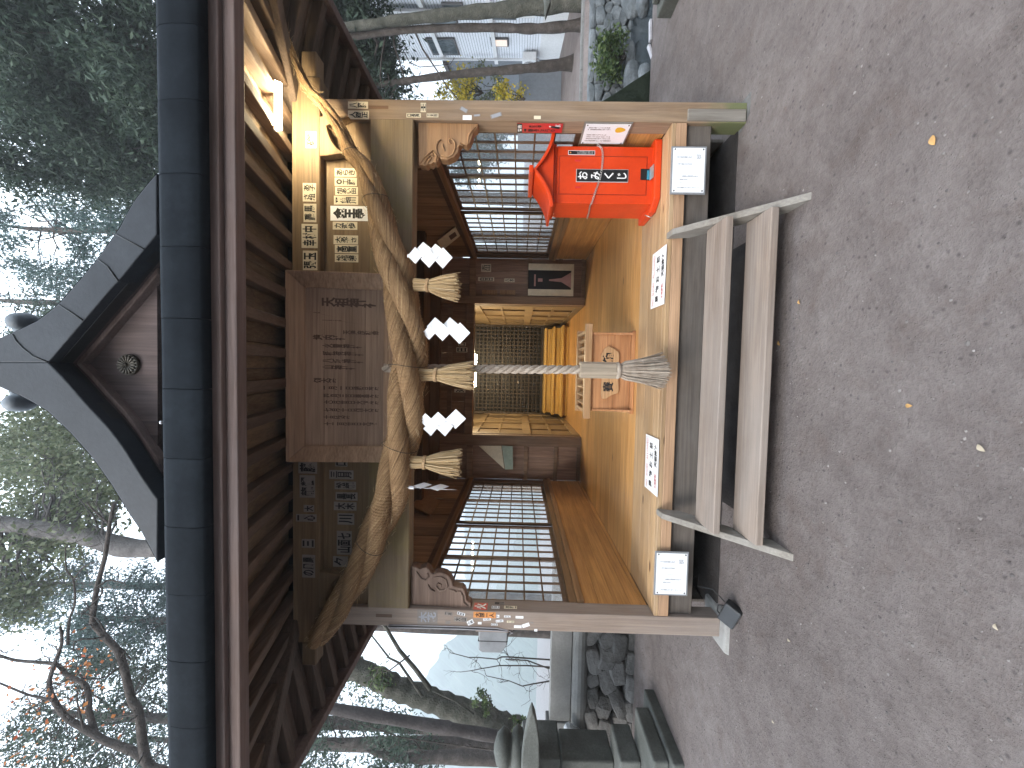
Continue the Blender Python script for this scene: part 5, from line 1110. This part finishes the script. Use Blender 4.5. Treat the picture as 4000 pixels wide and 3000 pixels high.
def wiggle(p, q, n, amp, g):
    P_ = [Vector(p).lerp(Vector(q), i/n) for i in range(n+1)]
    for i in range(1, n): P_[i] = P_[i]+Vector(g.normal(size=3)*amp)
    return P_
def tree(name, label, trunk, rad, crowns, bark, leaf, leaf_size=.19, per=150, spread=.40, aspect=.4, droop=.4, group=None, limbs=.35, seed=0, flat=1.0, twigs=0, k=14):
    """trunk: (x,y,z) points; crowns: (centre, radii, clump count)"""
    g = np.random.default_rng(seed); base = trunk[0]; T_ = thing(name, label, 'tree', tuple(base), group)
    tp = spline([tuple(p) for p in trunk], max(10, 6*len(trunk))); tr_r = np.interp(np.linspace(0, 1, len(tp)), np.linspace(0, 1, len(rad)), rad)
    mb = MB(); rough = [r*(1+.07*math.sin(i*1.7)+g.uniform(-.04, .04)) for i, r in enumerate(tr_r)]
    rough[0] *= 1.25
    mb.tube([Vector(p) for p in tp], rough, k); pos = []
    for c, r, n in crowns:
        cc = clumps(c, r, n, g); pos.append(np.repeat(cc, per, 0)+g.normal(size=(n*per, 3))*np.array([spread, spread, spread*flat])*g.uniform(.5, 1.2, (n*per, 1)))
        for q in cc[:int(n*limbs)]:
            dz = np.abs(tp[:, 2]-(q[2]-.25*np.linalg.norm(q-np.array(c))-.3)); j = int(np.argmin(dz+.15*np.linalg.norm(tp-q, axis=1))); a = tp[j]
            L = np.linalg.norm(q-a); r0 = min(tr_r[j]*.5, .02+.010*L)
            mb.tube(wiggle(a, q, 5, .05*L*.5, g), list(np.linspace(r0, .008, 6)), 5, cap=False)
            for _ in range(twigs):
                e = Vector(q)+Vector(g.normal(size=3)*spread*1.6); mb.tube(wiggle(q, e, 3, .06, g), [.012, .009, .006, .004], 4, cap=False)
    mb.build('trunk', bark, T_)
    if pos: leaf_mesh('crown', np.concatenate(pos), leaf_size, leaf, T_, aspect, droop, seed)
    return T_
def pt_(px, py, y): return tuple(at(px, py, y=y))
def grow(mb, p, d, L, r, depth, g, bend=.25, up=.05):
    """a bare branch that forks"""
    P_ = [Vector(p)]; dd = Vector(d).normalized(); n = 5
    for i in range(n):
        dd = (dd+Vector(g.normal(size=3)*bend)+Vector((0, 0, up))).normalized(); P_.append(P_[-1]+dd*L/n)
    mb.tube(P_, list(np.linspace(r, r*.55, n+1)), 6 if r > .02 else 4, cap=False)
    if depth > 0:
        for i in range(int(g.integers(2, 4))):
            j = int(g.integers(2, n+1)); nd_ = (dd+Vector(g.normal(size=3)*.75)).normalized(); grow(mb, P_[j], nd_, L*g.uniform(.5, .75), r*.55, depth-1, g, bend, up)
FOR = 'trees around the shrine'
# right side: two trunks with their dark crowns, a third leaning one
tree('cedar_tree', 'thickest mossy trunk at the right edge with a dark crown over the roof', [(9.9, 8.0, -.1), pt_(2050, 30, 8.0), pt_(1800, 52, 8.0), pt_(1517, 84, 8.0), pt_(1400, 100, 8.0), pt_(700, 180, 8.0), pt_(-300, 220, 8.2)], [.24, .185, .145, .115, .105, .09, .05],
     [(pt_(330, 190, 7.5), (2.4, 2.2, 2.3), 80), (pt_(120, 430, 8.5), (2.2, 2.0, 2.0), 70), (pt_(1250, 60, 9), (1.6, 1.8, 1.4), 40), (pt_(480, 500, 9.5), (1.6, 1.4, .9), 60)], 'bark_moss', 'needle', .17, 400, .34, .32, .5, FOR, seed=11)
tree('cedar_tree', 'thin straight trunk between the thick right edge trunk and the white house', [(9.55, 8.35, -.1), pt_(2100, 112, 8.3), pt_(1897, 108, 8.3), pt_(1600, 116, 8.3), pt_(1300, 150, 8.3), pt_(600, 200, 8.4)], [.15, .115, .10, .085, .08, .04],
     [(pt_(1380, 140, 9.5), (1.7, 1.4, 1.0), 40), (pt_(650, 380, 9), (1.6, 1.4, 1.8), 50)], 'bark', 'needle', .19, 150, .38, .3, .5, FOR, seed=12)
tree('cedar_tree', 'slender leaning trunk nearest to the right post', [(9.95, 10.2, -.1), pt_(2060, 267, 9.9), pt_(1770, 292, 9.8), pt_(1488, 331, 9.6), pt_(1300, 365, 9.5), pt_(800, 480, 9.5)], [.21, .125, .105, .085, .07, .03],
     [(pt_(1450, 330, 10.5), (1.8, 1.5, 1.1), 50), (pt_(420, 640, 10), (1.3, 1.2, 2.0), 45)], 'bark', 'needle', .19, 150, .38, .3, .5, FOR, seed=13)
for i, (lst, r) in enumerate((([(1510, 108), (1500, 170), (1490, 230), (1485, 300), (1492, 340)], .028), ([(1535, 118), (1540, 180), (1560, 240), (1575, 290), (1590, 330)], .03), ([(1620, 120), (1650, 190), (1690, 250), (1720, 295), (1740, 330), (1790, 390)], .03), ([(1440, 115), (1455, 160), (1450, 220), (1440, 260)], .02), ([(1580, 205), (1600, 245), (1640, 262), (1690, 258), (1760, 250), (1775, 225)], .018))):
    o = MB().tube([at(a, b, y=8.6+.25*i) for a, b in lst], list(np.linspace(r, r*.5, len(lst))), 6).build('bare_branch', 'bark')
    tag(o, ['dark bare branch hanging nearest to the right eave', 'second dark bare branch below the right eave', 'long crooked bare branch in front of the white house', 'short bare branch up under the right eave corner', 'hooked bare branch in front of the grey annex'][i], 'branch', 'bare branches at the right')
# far forest on both sides: trees of their own
for i, (px, py, y, rx, rz_, n, lf, lab) in enumerate(((260, 900, 15, 3.2, 3.4, 90, 'needle_blue', 'blue green conifer right of the gable with sky showing through'), (120, 1180, 17, 2.6, 2.2, 46, 'needle', 'dark conifer tuft close to the right of the gable peak'),
        (470, 760, 13, 2.2, 1.8, 70, 'needle_blue', 'drooping conifer low above the right roof edge'), (330, 1680, 12, 2.2, 2.6, 80, 'leaf_olive', 'olive leaved tree left of the gable'), (150, 1850, 13, 2.4, 2.0, 66, 'leaf_olive', 'olive leaved tree near the pale trunk top'),
        (500, 2420, 15, 2.6, 2.7, 125, 'needle_blue', 'blue green conifer low beyond the left roof edge'), (160, 2280, 17, 2.4, 2.2, 75, 'needle_blue', 'conifer spray high at the upper left'), (420, 2800, 11, 2.6, 3.0, 125, 'needle', 'dark conifer behind the twisted bare limbs'),
        (750, 2900, 14, 2.5, 2.4, 70, 'needle_blue', 'conifer beyond the far left roof corner'), (1300, 2900, 10, 1.8, 2.0, 42, 'needle', 'dark conifer under the left eave corner'), (1560, 2960, 9, 1.3, 1.2, 24, 'needle', 'small conifer behind the stone shrine'))):
    c = pt_(px, py, y); z0 = float(ground_h(np.array([c[0]]), np.array([y]))[0])
    tree('conifer_tree' if 'needle' in lf else 'leafy_tree', lab, [(c[0], y, z0), (c[0]+.1, y, c[2]*.55), (c[0], y, c[2]), (c[0]+.2, y, c[2]+rz_*.9)], [.26, .2, .13, .03], [(c, (rx, rx*.8, rz_), int(n*.62))], 'bark', lf, .16 if y < 14 else .19, 175, .34 if 'olive' not in lf else .38, .32 if 'needle' in lf else .6, .4, FOR, .45, 40+i, twigs=2)
for i, (x, y, h, lab) in enumerate(((13.5, 22, 15, 'tall dark conifer beyond the grey fence'), (18, 31, 18, 'tall dark conifer behind the white house'), (22, 34, 16, 'dark conifer far behind the white house roof'))):
    tree('conifer_tree', lab, [(x, y, -.1), (x, y, h*.6), (x, y, h)], [.3, .2, .03], [((x, y, h*.40), (2.2, 2.2, 3.2), 60), ((x, y, h*.66), (1.7, 1.7, 3.2), 50)], 'bark', 'needle' if i % 2 else 'needle_blue', .26, 90, .5, .36, .5, FOR, .3, 80+i)
# the big pale trunk behind the left roof slope
pt0 = at(600, 2140, y=8); tree('old_tree', 'big pale grey trunk rising behind the left roof slope', [(-2.3, 8.2, -.2), (-2.9, 8.1, 4), (-4.0, 8.0, 8.0), tuple(pt0), pt_(300, 2085, 8), pt_(0, 2045, 8), pt_(-500, 1990, 8)], [.38, .34, .30, .265, .24, .21, .10], [(pt_(40, 2230, 8.5), (1.6, 1.2, 1.0), 30), (pt_(250, 1960, 8.5), (1.5, 1.2, 1.6), 36)], 'bark_pale', 'leaf_olive', .15, 110, .36, .6, .2, FOR, .9, 31, twigs=4)
# the bare twisted tree at the far left, with its last orange leaves
BT = thing('bare_tree', 'bare twisted tree at the far left with a few orange leaves', 'tree', (-8.3, 5, -1.6), FOR)
def cp_(l, y, ox=0, oy=2000, k=1.659): return [at(ox+a/k, oy+b/k, y=y) for a, b in l]
mb = MB(); g_ = np.random.default_rng(9)
for l, r0, r1, y in (([(1500, 1720), (1200, 1700), (985, 1659), (930, 1540), (900, 1300), (850, 1210), (800, 1000), (760, 900), (690, 820), (610, 730), (600, 690), (630, 480), (680, 290), (710, 80), (740, -60)], .10, .03, 5), ([(1000, 1680), (950, 1620), (850, 1545), (700, 1490), (540, 1400), (430, 1330), (350, 1220), (320, 1110), (350, 990), (400, 850), (390, 740)], .09, .022, 5),
                     ([(620, 1440), (580, 1300), (575, 1180), (540, 1110), (440, 1060), (370, 990), (260, 975), (100, 960), (0, 930), (-80, 900)], .06, .02, 5.1), ([(350, 1220), (270, 1205), (170, 1180), (0, 1110), (-90, 1080)], .028, .014, 4.95), ([(440, 860), (450, 700), (485, 590), (475, 440), (430, 370), (425, 230)], .026, .010, 5.1), ([(475, 440), (550, 350), (640, 320)], .012, .007, 5.1),
                     ([(540, 1400), (500, 1220), (510, 1130)], .02, .01, 4.95), ([(800, 1240), (880, 1300), (740, 1340)], .02, .01, 5.1), ([(690, 820), (800, 900), (850, 960)], .022, .01, 5.05), ([(710, 80), (620, 0), (560, -60)], .02, .012, 5)):
    P_ = cp_(l, y); mb.tube(spline([tuple(p) for p in P_], len(P_)*5).tolist(), list(np.linspace(r0, r1, len(P_)*5)), 9)
    for _ in range(len(l)):
        j = int(g_.integers(1, len(P_))); d = Vector(g_.normal(size=3)); grow(mb, P_[j], d, g_.uniform(.35, .8), r1*.7, 2, g_, .3, .04)
tr0 = cp_([(1500, 1720)], 5)[0]; mb.tube([(tr0.x-.3, 5.0, -1.7), (tr0.x-.2, 5, 1), tuple(tr0)], [.2, .16, .11], 12)
mb.build('trunk', 'bark', BT)
lp = []
for px, py, n, sp_x in ((300, 2590, 26, .22), (310, 2640, 26, .2), (235, 2660, 14, .2), (460, 2560, 8, .3), (90, 2760, 45, .5), (150, 2900, 40, .45), (40, 2850, 35, .5), (380, 2830, 14, .3), (330, 2720, 20, .25)):
    lp.append(np.array(at(px, py, y=5.2))+g_.normal(size=(n, 3))*sp_x)
leaf_mesh('leaves', np.concatenate(lp), .085, 'leaf_orange', BT, .75, .1, 5)
# mossy leaning trunk, dark straight trunk, saplings beside the left post
MT = [(at(a, b, y=6)) for a, b in ((1150, 2500), (1290, 2565), (1390, 2612), (1480, 2652), (1560, 2692), (1650, 2722), (1750, 2757), (1850, 2792), (1950, 2835), (2050, 2872), (2300, 2960))]
LT = tree('leaning_tree', 'thick mossy trunk leaning to the upper right beyond the rubble wall', [tuple(p) for p in MT[::-1]], [.34, .30, .27, .25, .24, .25, .23, .22, .18], [(pt_(1360, 2580, 6.2), (.5, .4, .35), 12), (pt_(1480, 2640, 5.8), (.25, .3, .3), 4)], 'bark_moss', 'leaf_green', .09, 60, .16, .5, .2, FOR, .8, 21)
mb = MB()
for l, r in (([(1680, 2690), (1620, 2610), (1560, 2540), (1510, 2455), (1490, 2430)], .055), ([(1650, 2722), (1560, 2590), (1520, 2570), (1450, 2480)], .03), ([(1850, 2790), (1780, 2740), (1690, 2700)], .02)): mb.tube([at(a, b, y=5.75) for a, b in l], list(np.linspace(r, r*.55, len(l))), 8)
mb.build('limb', 'bark_moss', LT)
o = thing('slim_tree', 'dark reddish straight trunk passing behind the stone shrine roof', 'tree', (-6.8, 4.2, -.5), FOR)
MB().tube(spline([tuple(at(a, b, y=4.2)) for a, b in ((2500, 2960), (2190, 2912), (2050, 2893), (1850, 2862), (1700, 2836), (1500, 2803), (1310, 2770), (1000, 2715))], 40).tolist(), [.10+.006*math.sin(i*.9) for i in range(40)], 12).build('trunk', 'bark_red', o)
for i, (l, y, lab) in enumerate((([(2010, 2568), (1990, 2566), (1960, 2566), (1940, 2575), (1868, 2568), (1830, 2568), (1780, 2555), (1760, 2550)], 5, 'thin bare sapling beside the grey electrical box'), ([(2060, 2600), (1990, 2600), (1950, 2600), (1880, 2612), (1840, 2620), (1800, 2625)], 5.5, 'second thin bare sapling against the misty hill'), ([(2150, 2660), (2080, 2672), (2040, 2680), (1990, 2660), (1900, 2640)], 4.6, 'thin bare sapling right over the rubble wall parapet'), ([(2140, 2610), (2060, 2580), (1975, 2575), (1990, 2575), (1985, 2560), (1960, 2530)], 5.2, 'thin bare sapling between parapet and electrical box'), ([(1600, 2560), (1520, 2620), (1480, 2610), (1440, 2690)], 4.5, 'bare twig tree crossing the leaning trunk'), ([(2000, 2940), (1850, 2920), (1700, 2900), (1560, 2880), (1480, 2850), (1330, 2800)], 3.6, 'bare twig tree left of the dark straight trunk'))):
    mb = MB(); P_ = [at(a, b, y=y) for a, b in l]; low = P_[0]; P_ = [Vector((low.x-.1, y, float(ground_h(np.array([low.x]), np.array([y]))[0])))]+P_ if i not in (4,) else P_
    mb.tube(P_, list(np.linspace(.016, .006, len(P_))), 6)
    for p in P_[1:]:
        for _ in range(1): grow(mb, p, Vector(g_.normal(size=3)), g_.uniform(.2, .45), .006, 1, g_, .3, .08)
    tag(mb.build('bare_sapling', 'bark'), lab, 'sapling', 'bare saplings left of the shrine')
# ferny sprigs and bushes
def bush(name, label, cat, c, r, n, leaf, size, seed, per=60, aspect=.6, stems=10, parent=None):
    g = np.random.default_rng(seed); T_ = thing(name, label, cat, (c[0], c[1], c[2]-r[2])); cc = clumps(c, r, n, g, .3)
    leaf_mesh('leaves', np.repeat(cc, per, 0)+g.normal(size=(n*per, 3))*.16*max(r), size, leaf, T_, aspect, 0, seed); mb = MB()
    for q in cc[:stems]: mb.tube(wiggle((c[0], c[1], c[2]-r[2]), q, 4, .05, g), [.02, .016, .012, .008, .005], 5, cap=False)
    mb.build('stems', 'bark', T_)
bush('stream_shrub', 'green shrub growing among the boulders of the stream', 'shrub', tuple(at(2385, 225, y=6.3)), (.55, .3, .32), 26, 'leaf_green', .09, 61)
bush('yellow_bush', 'yellow leaved bush in front of the grey fence', 'bush', pt_(1800, 362, 11.6), (.75, .6, .8), 26, 'leaf_yellow', .11, 62, 45)
bush('yellow_bush', 'yellow green bush low beside the leaning trunk', 'bush', pt_(1985, 385, 11.2), (.5, .5, .6), 18, 'leaf_yellow', .10, 63, 45)
bush('green_bush', 'olive green bush between the yellow bushes and the grey fence', 'bush', pt_(1880, 345, 12.2), (.7, .6, .8), 22, 'leaf_olive', .11, 64, 45)
bush('wall_sprig', 'small bright green sprig growing above the rubble wall end', 'plant', tuple(at(2040, 2835, y=3.2)), (.14, .1, .16), 7, 'leaf_green', .06, 65, 26)
bush('hill_shrub', 'green shrub tuft on the leaning trunk', 'plant', tuple(at(1880, 2745, y=5.6)), (.26, .2, .2), 10, 'leaf_green', .07, 66, 30)

# ---------------------------------------------------------------- white house beyond the stream
HDIR = Vector((.304, .953, 0)).normalized(); HN = Vector((-HDIR.y, HDIR.x, 0)); HP = Vector((13.0, 12.2, 0))
def hs(px, py):
    px, py = float(px), float(py); d = CF + (1500-py)/FPX*CR - (px-2000)/FPX*CU; t = (HP-CO).dot(HN)/d.dot(HN); q = CO+t*d; return (q-HP).dot(HDIR), q.z
HS = thing('white_house', 'white two storey house with grey annex behind the right trunks', 'house', (15, 14, 0))
def hbox(s0, s1, z0, z1, o0, o1, mt, name, par=None, bev=0):
    """box on the house front: s along it, o out of it"""
    a = HP+HDIR*s0; b = HP+HDIR*s1; ps = []
    for z in (z0, z1): ps += [Vector((*(a+HN*o1).xy, z)), Vector((*(b+HN*o1).xy, z)), Vector((*(b+HN*o0).xy, z)), Vector((*(a+HN*o0).xy, z))]
    return MB().hexa(ps).build(name, mt, par or HS, bev, fix=True)
wl = hbox(-6, 3.4, .9, 7.6, -6, 0, 'siding', 'wall'); hbox(-6, 3.4, -.1, .9, -5.9, .02, 'white_paint', 'base_wall')
sd_ = MB()
for i in range(60):
    z = 1.0+i*.11
    a, b = HP+HDIR*-6, HP+HDIR*3.4; sd_.beam(Vector((a.x, a.y, z))+HN*.002, Vector((b.x, b.y, z))+HN*.002, .008, .012)
sd_.build('siding_joint', 'siding_grey', wl)
hbox(-6.3, 3.7, 7.601, 7.9, -6.3, .5, 'house_trim', 'roof_edge')
a = HP; rfm = MB(); rfm.prism([HP+HDIR*-6.4+HN*.55+Vector((0, 0, 7.901)), HP+HDIR*-6.4+HN*-6.4+Vector((0, 0, 7.901)), HP+HDIR*-6.4+HN*-3+Vector((0, 0, 9.5))], HDIR*10.2); rfm.build('roof', 'siding_grey', HS, fix=True)
for (v, py) in ((1683, 127), (1908, 72)):
    _, z = hs(v, py); hbox(-6, 3.45, z-.16, z, .001, .10, 'white_paint', 'floor_band')
def hwin(v0, v1, p0, p1, name='window', glass='house_glass', shelf=False):
    s0, z0 = hs(v1, p0); s1, z1 = hs(v0, p1); s0, s1 = min(s0, s1), max(s0, s1); z0, z1 = min(z0, z1), max(z0, z1)
    f = hbox(s0-.06, s1+.06, z0-.06, z1+.06, .003, .07, 'house_trim', name, None, .01); hbox(s0, s1, z0, z1, .0705, .078, glass, 'pane', f)
    return s0, s1, z0, z1
hwin(1695, 1770, 148, 206); hwin(1925, 1980, 148, 172, 'window', 'house_lit'); hwin(1690, 1775, 60, 82); hwin(1930, 2010, 40, 66); hwin(1740, 1800, 10, 40)
hbox(-1.0, -.6, 1.2, 6.8, .11, .19, 'white_paint', 'drain_pipe'); s, z = hs(1850, 215); hbox(s-.04, s+.04, .9, 7.5, .11, .19, 'white_paint', 'drain_pipe')
s0, z1 = hs(1716, 228); hbox(s0, 9.2, -.1, z1-.3, -3, .06, 'siding_grey', 'annex'); hbox(s0-.05, 9.5, z1-.299, z1-.15, -3.2, .2, 'house_trim', 'annex_roof')
s, z = hs(2068, 212)
AC = thing('air_conditioner', 'white outdoor air conditioner unit on brackets on the white house', 'air conditioner', tuple(HP+HDIR*s+HN*.3+Vector((0, 0, z))))
hbox(s-.45, s+.38, z-.30, z+.30, .065, .38, 'white_paint', 'case', AC, .02)
q = HP+HDIR*(s-.1)+HN*.385+Vector((0, 0, z)); fan = MB()
for r in (.22, .17, .12, .06): fan.tube([q+HDIR*math.cos(a)*r+Vector((0, 0, math.sin(a)*r)) for a in np.linspace(0, 6.283, 22)], .008, 5, cap=False)
fan.build('fan_guard', 'house_trim', AC); MB().tube([q+HDIR*.6+HN*-.2, q+HDIR*.9+HN*-.2+Vector((0, 0, -.4)), q+HDIR*1.1+HN*-.25+Vector((0, 0, -1.3))], .04, 8).build('pipe', 'white_paint', AC)
FE = thing('board_fence', 'grey board fence behind the yellow bushes', 'fence', (12.2, 13.6, 0)); fb = MB(); x = 9.0
while x < 12.2: fb.box(x, x+.145, 13.6, 13.63, .02, 1.75); x += .15
fb.build('boards', 'siding_grey', FE)
for x in (9.0, 10.8, 12.35): MB().box(x, x+.1, 13.632, 13.73, 0, 1.8).build('post', 'siding_grey', FE)
# ---------------------------------------------------------------- misty hills
def hill(name, y, prof, label, seed, rough, mt):
    g = np.random.default_rng(seed); pts = [at(a, b, y=y) for a, b in prof]; xs = [p.x for p in pts][::-1]; zs = [p.z for p in pts][::-1]; X_ = np.linspace(xs[0], xs[-1], 260); Zt = np.interp(X_, xs, zs); Zt = Zt+np.convolve(g.normal(size=260+8), np.ones(3)/3, 'same')[4:-4]*rough
    gr = []
    for i, x in enumerate(X_): gr.append([(x, y+(k_/9)**1.5*y*.2-(1-k_/9)*0, Zt[i]*(1 if k_ == 9 else 0)+(-24+(Zt[i]+24)*(k_/9)) * (k_ != 9)+(g.normal()*rough*.6 if 0 < k_ < 9 else 0)) for k_ in range(10)])
    mb = MB(); mb.sheet(gr, 0, False); return tag(mb.build(name, mt), label, None, None, 'structure')
M['hill'] = mottled('wooded_hill', [(.3, (.03, .055, .05)), (.5, (.06, .10, .085)), (.7, (.13, .17, .14))], .06, .95, .2, 8, .1, 0, .8)
hill('hills', 620, [(1800, 900), (1770, 1900), (1776, 2300), (1775, 2600), (1760, 2800), (1700, 3600)], 'far wooded hill in the mist', 1, 2.2, 'hill')
hill('hills', 330, [(2100, 1500), (2000, 2300), (1900, 2500), (1795, 2630), (1690, 2720), (1600, 2860), (1500, 3100), (1400, 3900)], 'nearer wooded slope rising to the left in the mist', 2, 1.8, 'hill')
# ---------------------------------------------------------------- pebbles and fallen leaves
g_ = np.random.default_rng(77); pm = MB()
for i in range(2600):
    t = g_.uniform(0, 1)**1.3; y = -2.45+t*3.4 if i % 5 else g_.uniform(-2.4, 2.0); x = g_.uniform(-1, 1)*(1.2+1.15*(y+CD))
    if y > -.1 and abs(x) < 1.95: continue
    r = abs(g_.normal())*.0025+.0018; z = float(ground_h(np.array([x]), np.array([y]))[0]); k = 6; vs = []
    for a in range(3):
        th = (.15, .5, .85)[a]*math.pi
        for j in range(k): p = 2*math.pi*j/k+g_.uniform(-.3, .3); vs.append((x+r*math.sin(th)*math.cos(p)*g_.uniform(.8, 1.4), y+r*math.sin(th)*math.sin(p)*g_.uniform(.8, 1.3), z+r*.55*math.cos(th)+r*.15))
    pm.add(vs, [tuple(range(k))]+[(b_*k+j, b_*k+(j+1) % k, (b_+1)*k+(j+1) % k, (b_+1)*k+j) for b_ in range(2) for j in range(k)]+[tuple(range(2*k, 3*k))[::-1]], 0 if g_.uniform() > .4 else 1)
o = pm.build('pebbles', [mottled('pebble_grey', [(.35, (.09, .078, .073)), (.65, (.19, .17, .16))], 9, .9, .3, 4, .2, 0, 40, .003, .35), mottled('pebble_pale', [(.35, (.13, .112, .104)), (.65, (.25, .225, .21))], 9, .9, .3, 4, .2, 0, 40, .003, .35)]); tag(o, 'scattered small pebbles on the dirt', None, None, 'stuff')
LV = [(3022, 1040, .052, .9, 0, 'narrow orange leaf by the right end of the steps'), (3128, 1180, .03, .3, 0, 'small orange leaf right of the middle in front of the steps'), (3048, 1340, .04, .5, 0, 'orange leaf tucked close under the lower tread'), (3660, 547, .05, .2, 0, 'largest tan leaf in the right foreground'),
      (3560, 1585, .032, 1.6, 0, 'yellowish leaf lying in the middle foreground'), (3088, 2500, .035, 1.5, 1, 'pale dry leaf left of the left post foot'), (3025, 2818, .035, 1.2, 1, 'pale dry scrap at the far left of the dirt'), (3910, 2450, .03, .4, 1, 'pale pebble like scrap in the near left corner'), (3845, 1750, .045, .8, 1, 'pale brown crumbled leaf in the near middle'), (2950, 1905, .03, .3, 1, 'pale dry leaf under the steps on the left'), (2945, 1960, .03, 1.0, 1, 'second pale dry leaf under the left end of the steps')]
for px, py, s, ro, mt, lab in LV:
    s *= .62 if mt else .8
    p = at(px, py, z=.004); z = float(ground_h(np.array([p.x]), np.array([p.y]))[0])+.004; mb = MB(); n = 7; A_, B_ = [], []
    for i in range(n+1):
        t = i/n; wd = s*.28*math.sin(math.pi*min(1, t*1.02))**.8+.0006; lx, c_, s_ = (t-.5)*s, math.cos(ro), math.sin(ro); lift = .006*math.sin(t*3.1)
        for l, sg_ in ((A_, 1), (B_, -1)): l.append((p.x+lx*c_-sg_*wd*s_, p.y+lx*s_+sg_*wd*c_, z+lift+.003))
    mid = [((a[0]+b[0])/2, (a[1]+b[1])/2, (a[2]+b[2])/2-.0025) for a, b in zip(A_, B_)]
    mb.sheet([A_, mid, B_], 0, True); tag(mb.build('fallen_leaf', 'leaf_fallen_pale' if mt else 'leaf_fallen'), lab, 'leaf', 'fallen leaves on the dirt')

# ---------------------------------------------------------------- unseen conifers added behind the camera to dim the low sky light
for i, (x, y, h) in enumerate(((-13, -12, 10), (-8.5, -13, 11), (-4, -13, 10), (.8, -14, 12), (5, -13, 10), (9.5, -13, 11), (14, -12, 10))):
    tree('conifer_tree', 'unseen dark conifer added behind the camera to dim sky light', [(x, y, -.1), (x+.1, y, h*.6), (x, y, h)], [.3, .2, .03], [((x, y, h*.34), (2.6, 2.4, 3.4), 60), ((x, y, h*.68), (2.0, 2.0, 3.4), 45)], 'bark', 'needle', .34, 60, .6, .5, .5, 'conifers added behind the camera to dim sky light', .2, 120+i)

# ---------------------------------------------------------------- the damp air
hz = MB(); hz.box(-1100, 900, -90, 1000, -75, 190)
hm = bpy.data.materials.new('damp_air'); hm.use_nodes = True; hn = hm.node_tree; hn.nodes.clear()
ho = hn.nodes.new('ShaderNodeOutputMaterial'); hv = hn.nodes.new('ShaderNodeVolumePrincipled'); hv.inputs['Density'].default_value = .0019; hv.inputs['Color'].default_value = (.92, .96, 1, 1); hv.inputs['Anisotropy'].default_value = .2
hn.links.new(hv.outputs[0], ho.inputs['Volume']); M['damp_air'] = hm
tag(hz.build('haze', 'damp_air'), 'pale damp air fading the far hills', None, None, 'stuff')
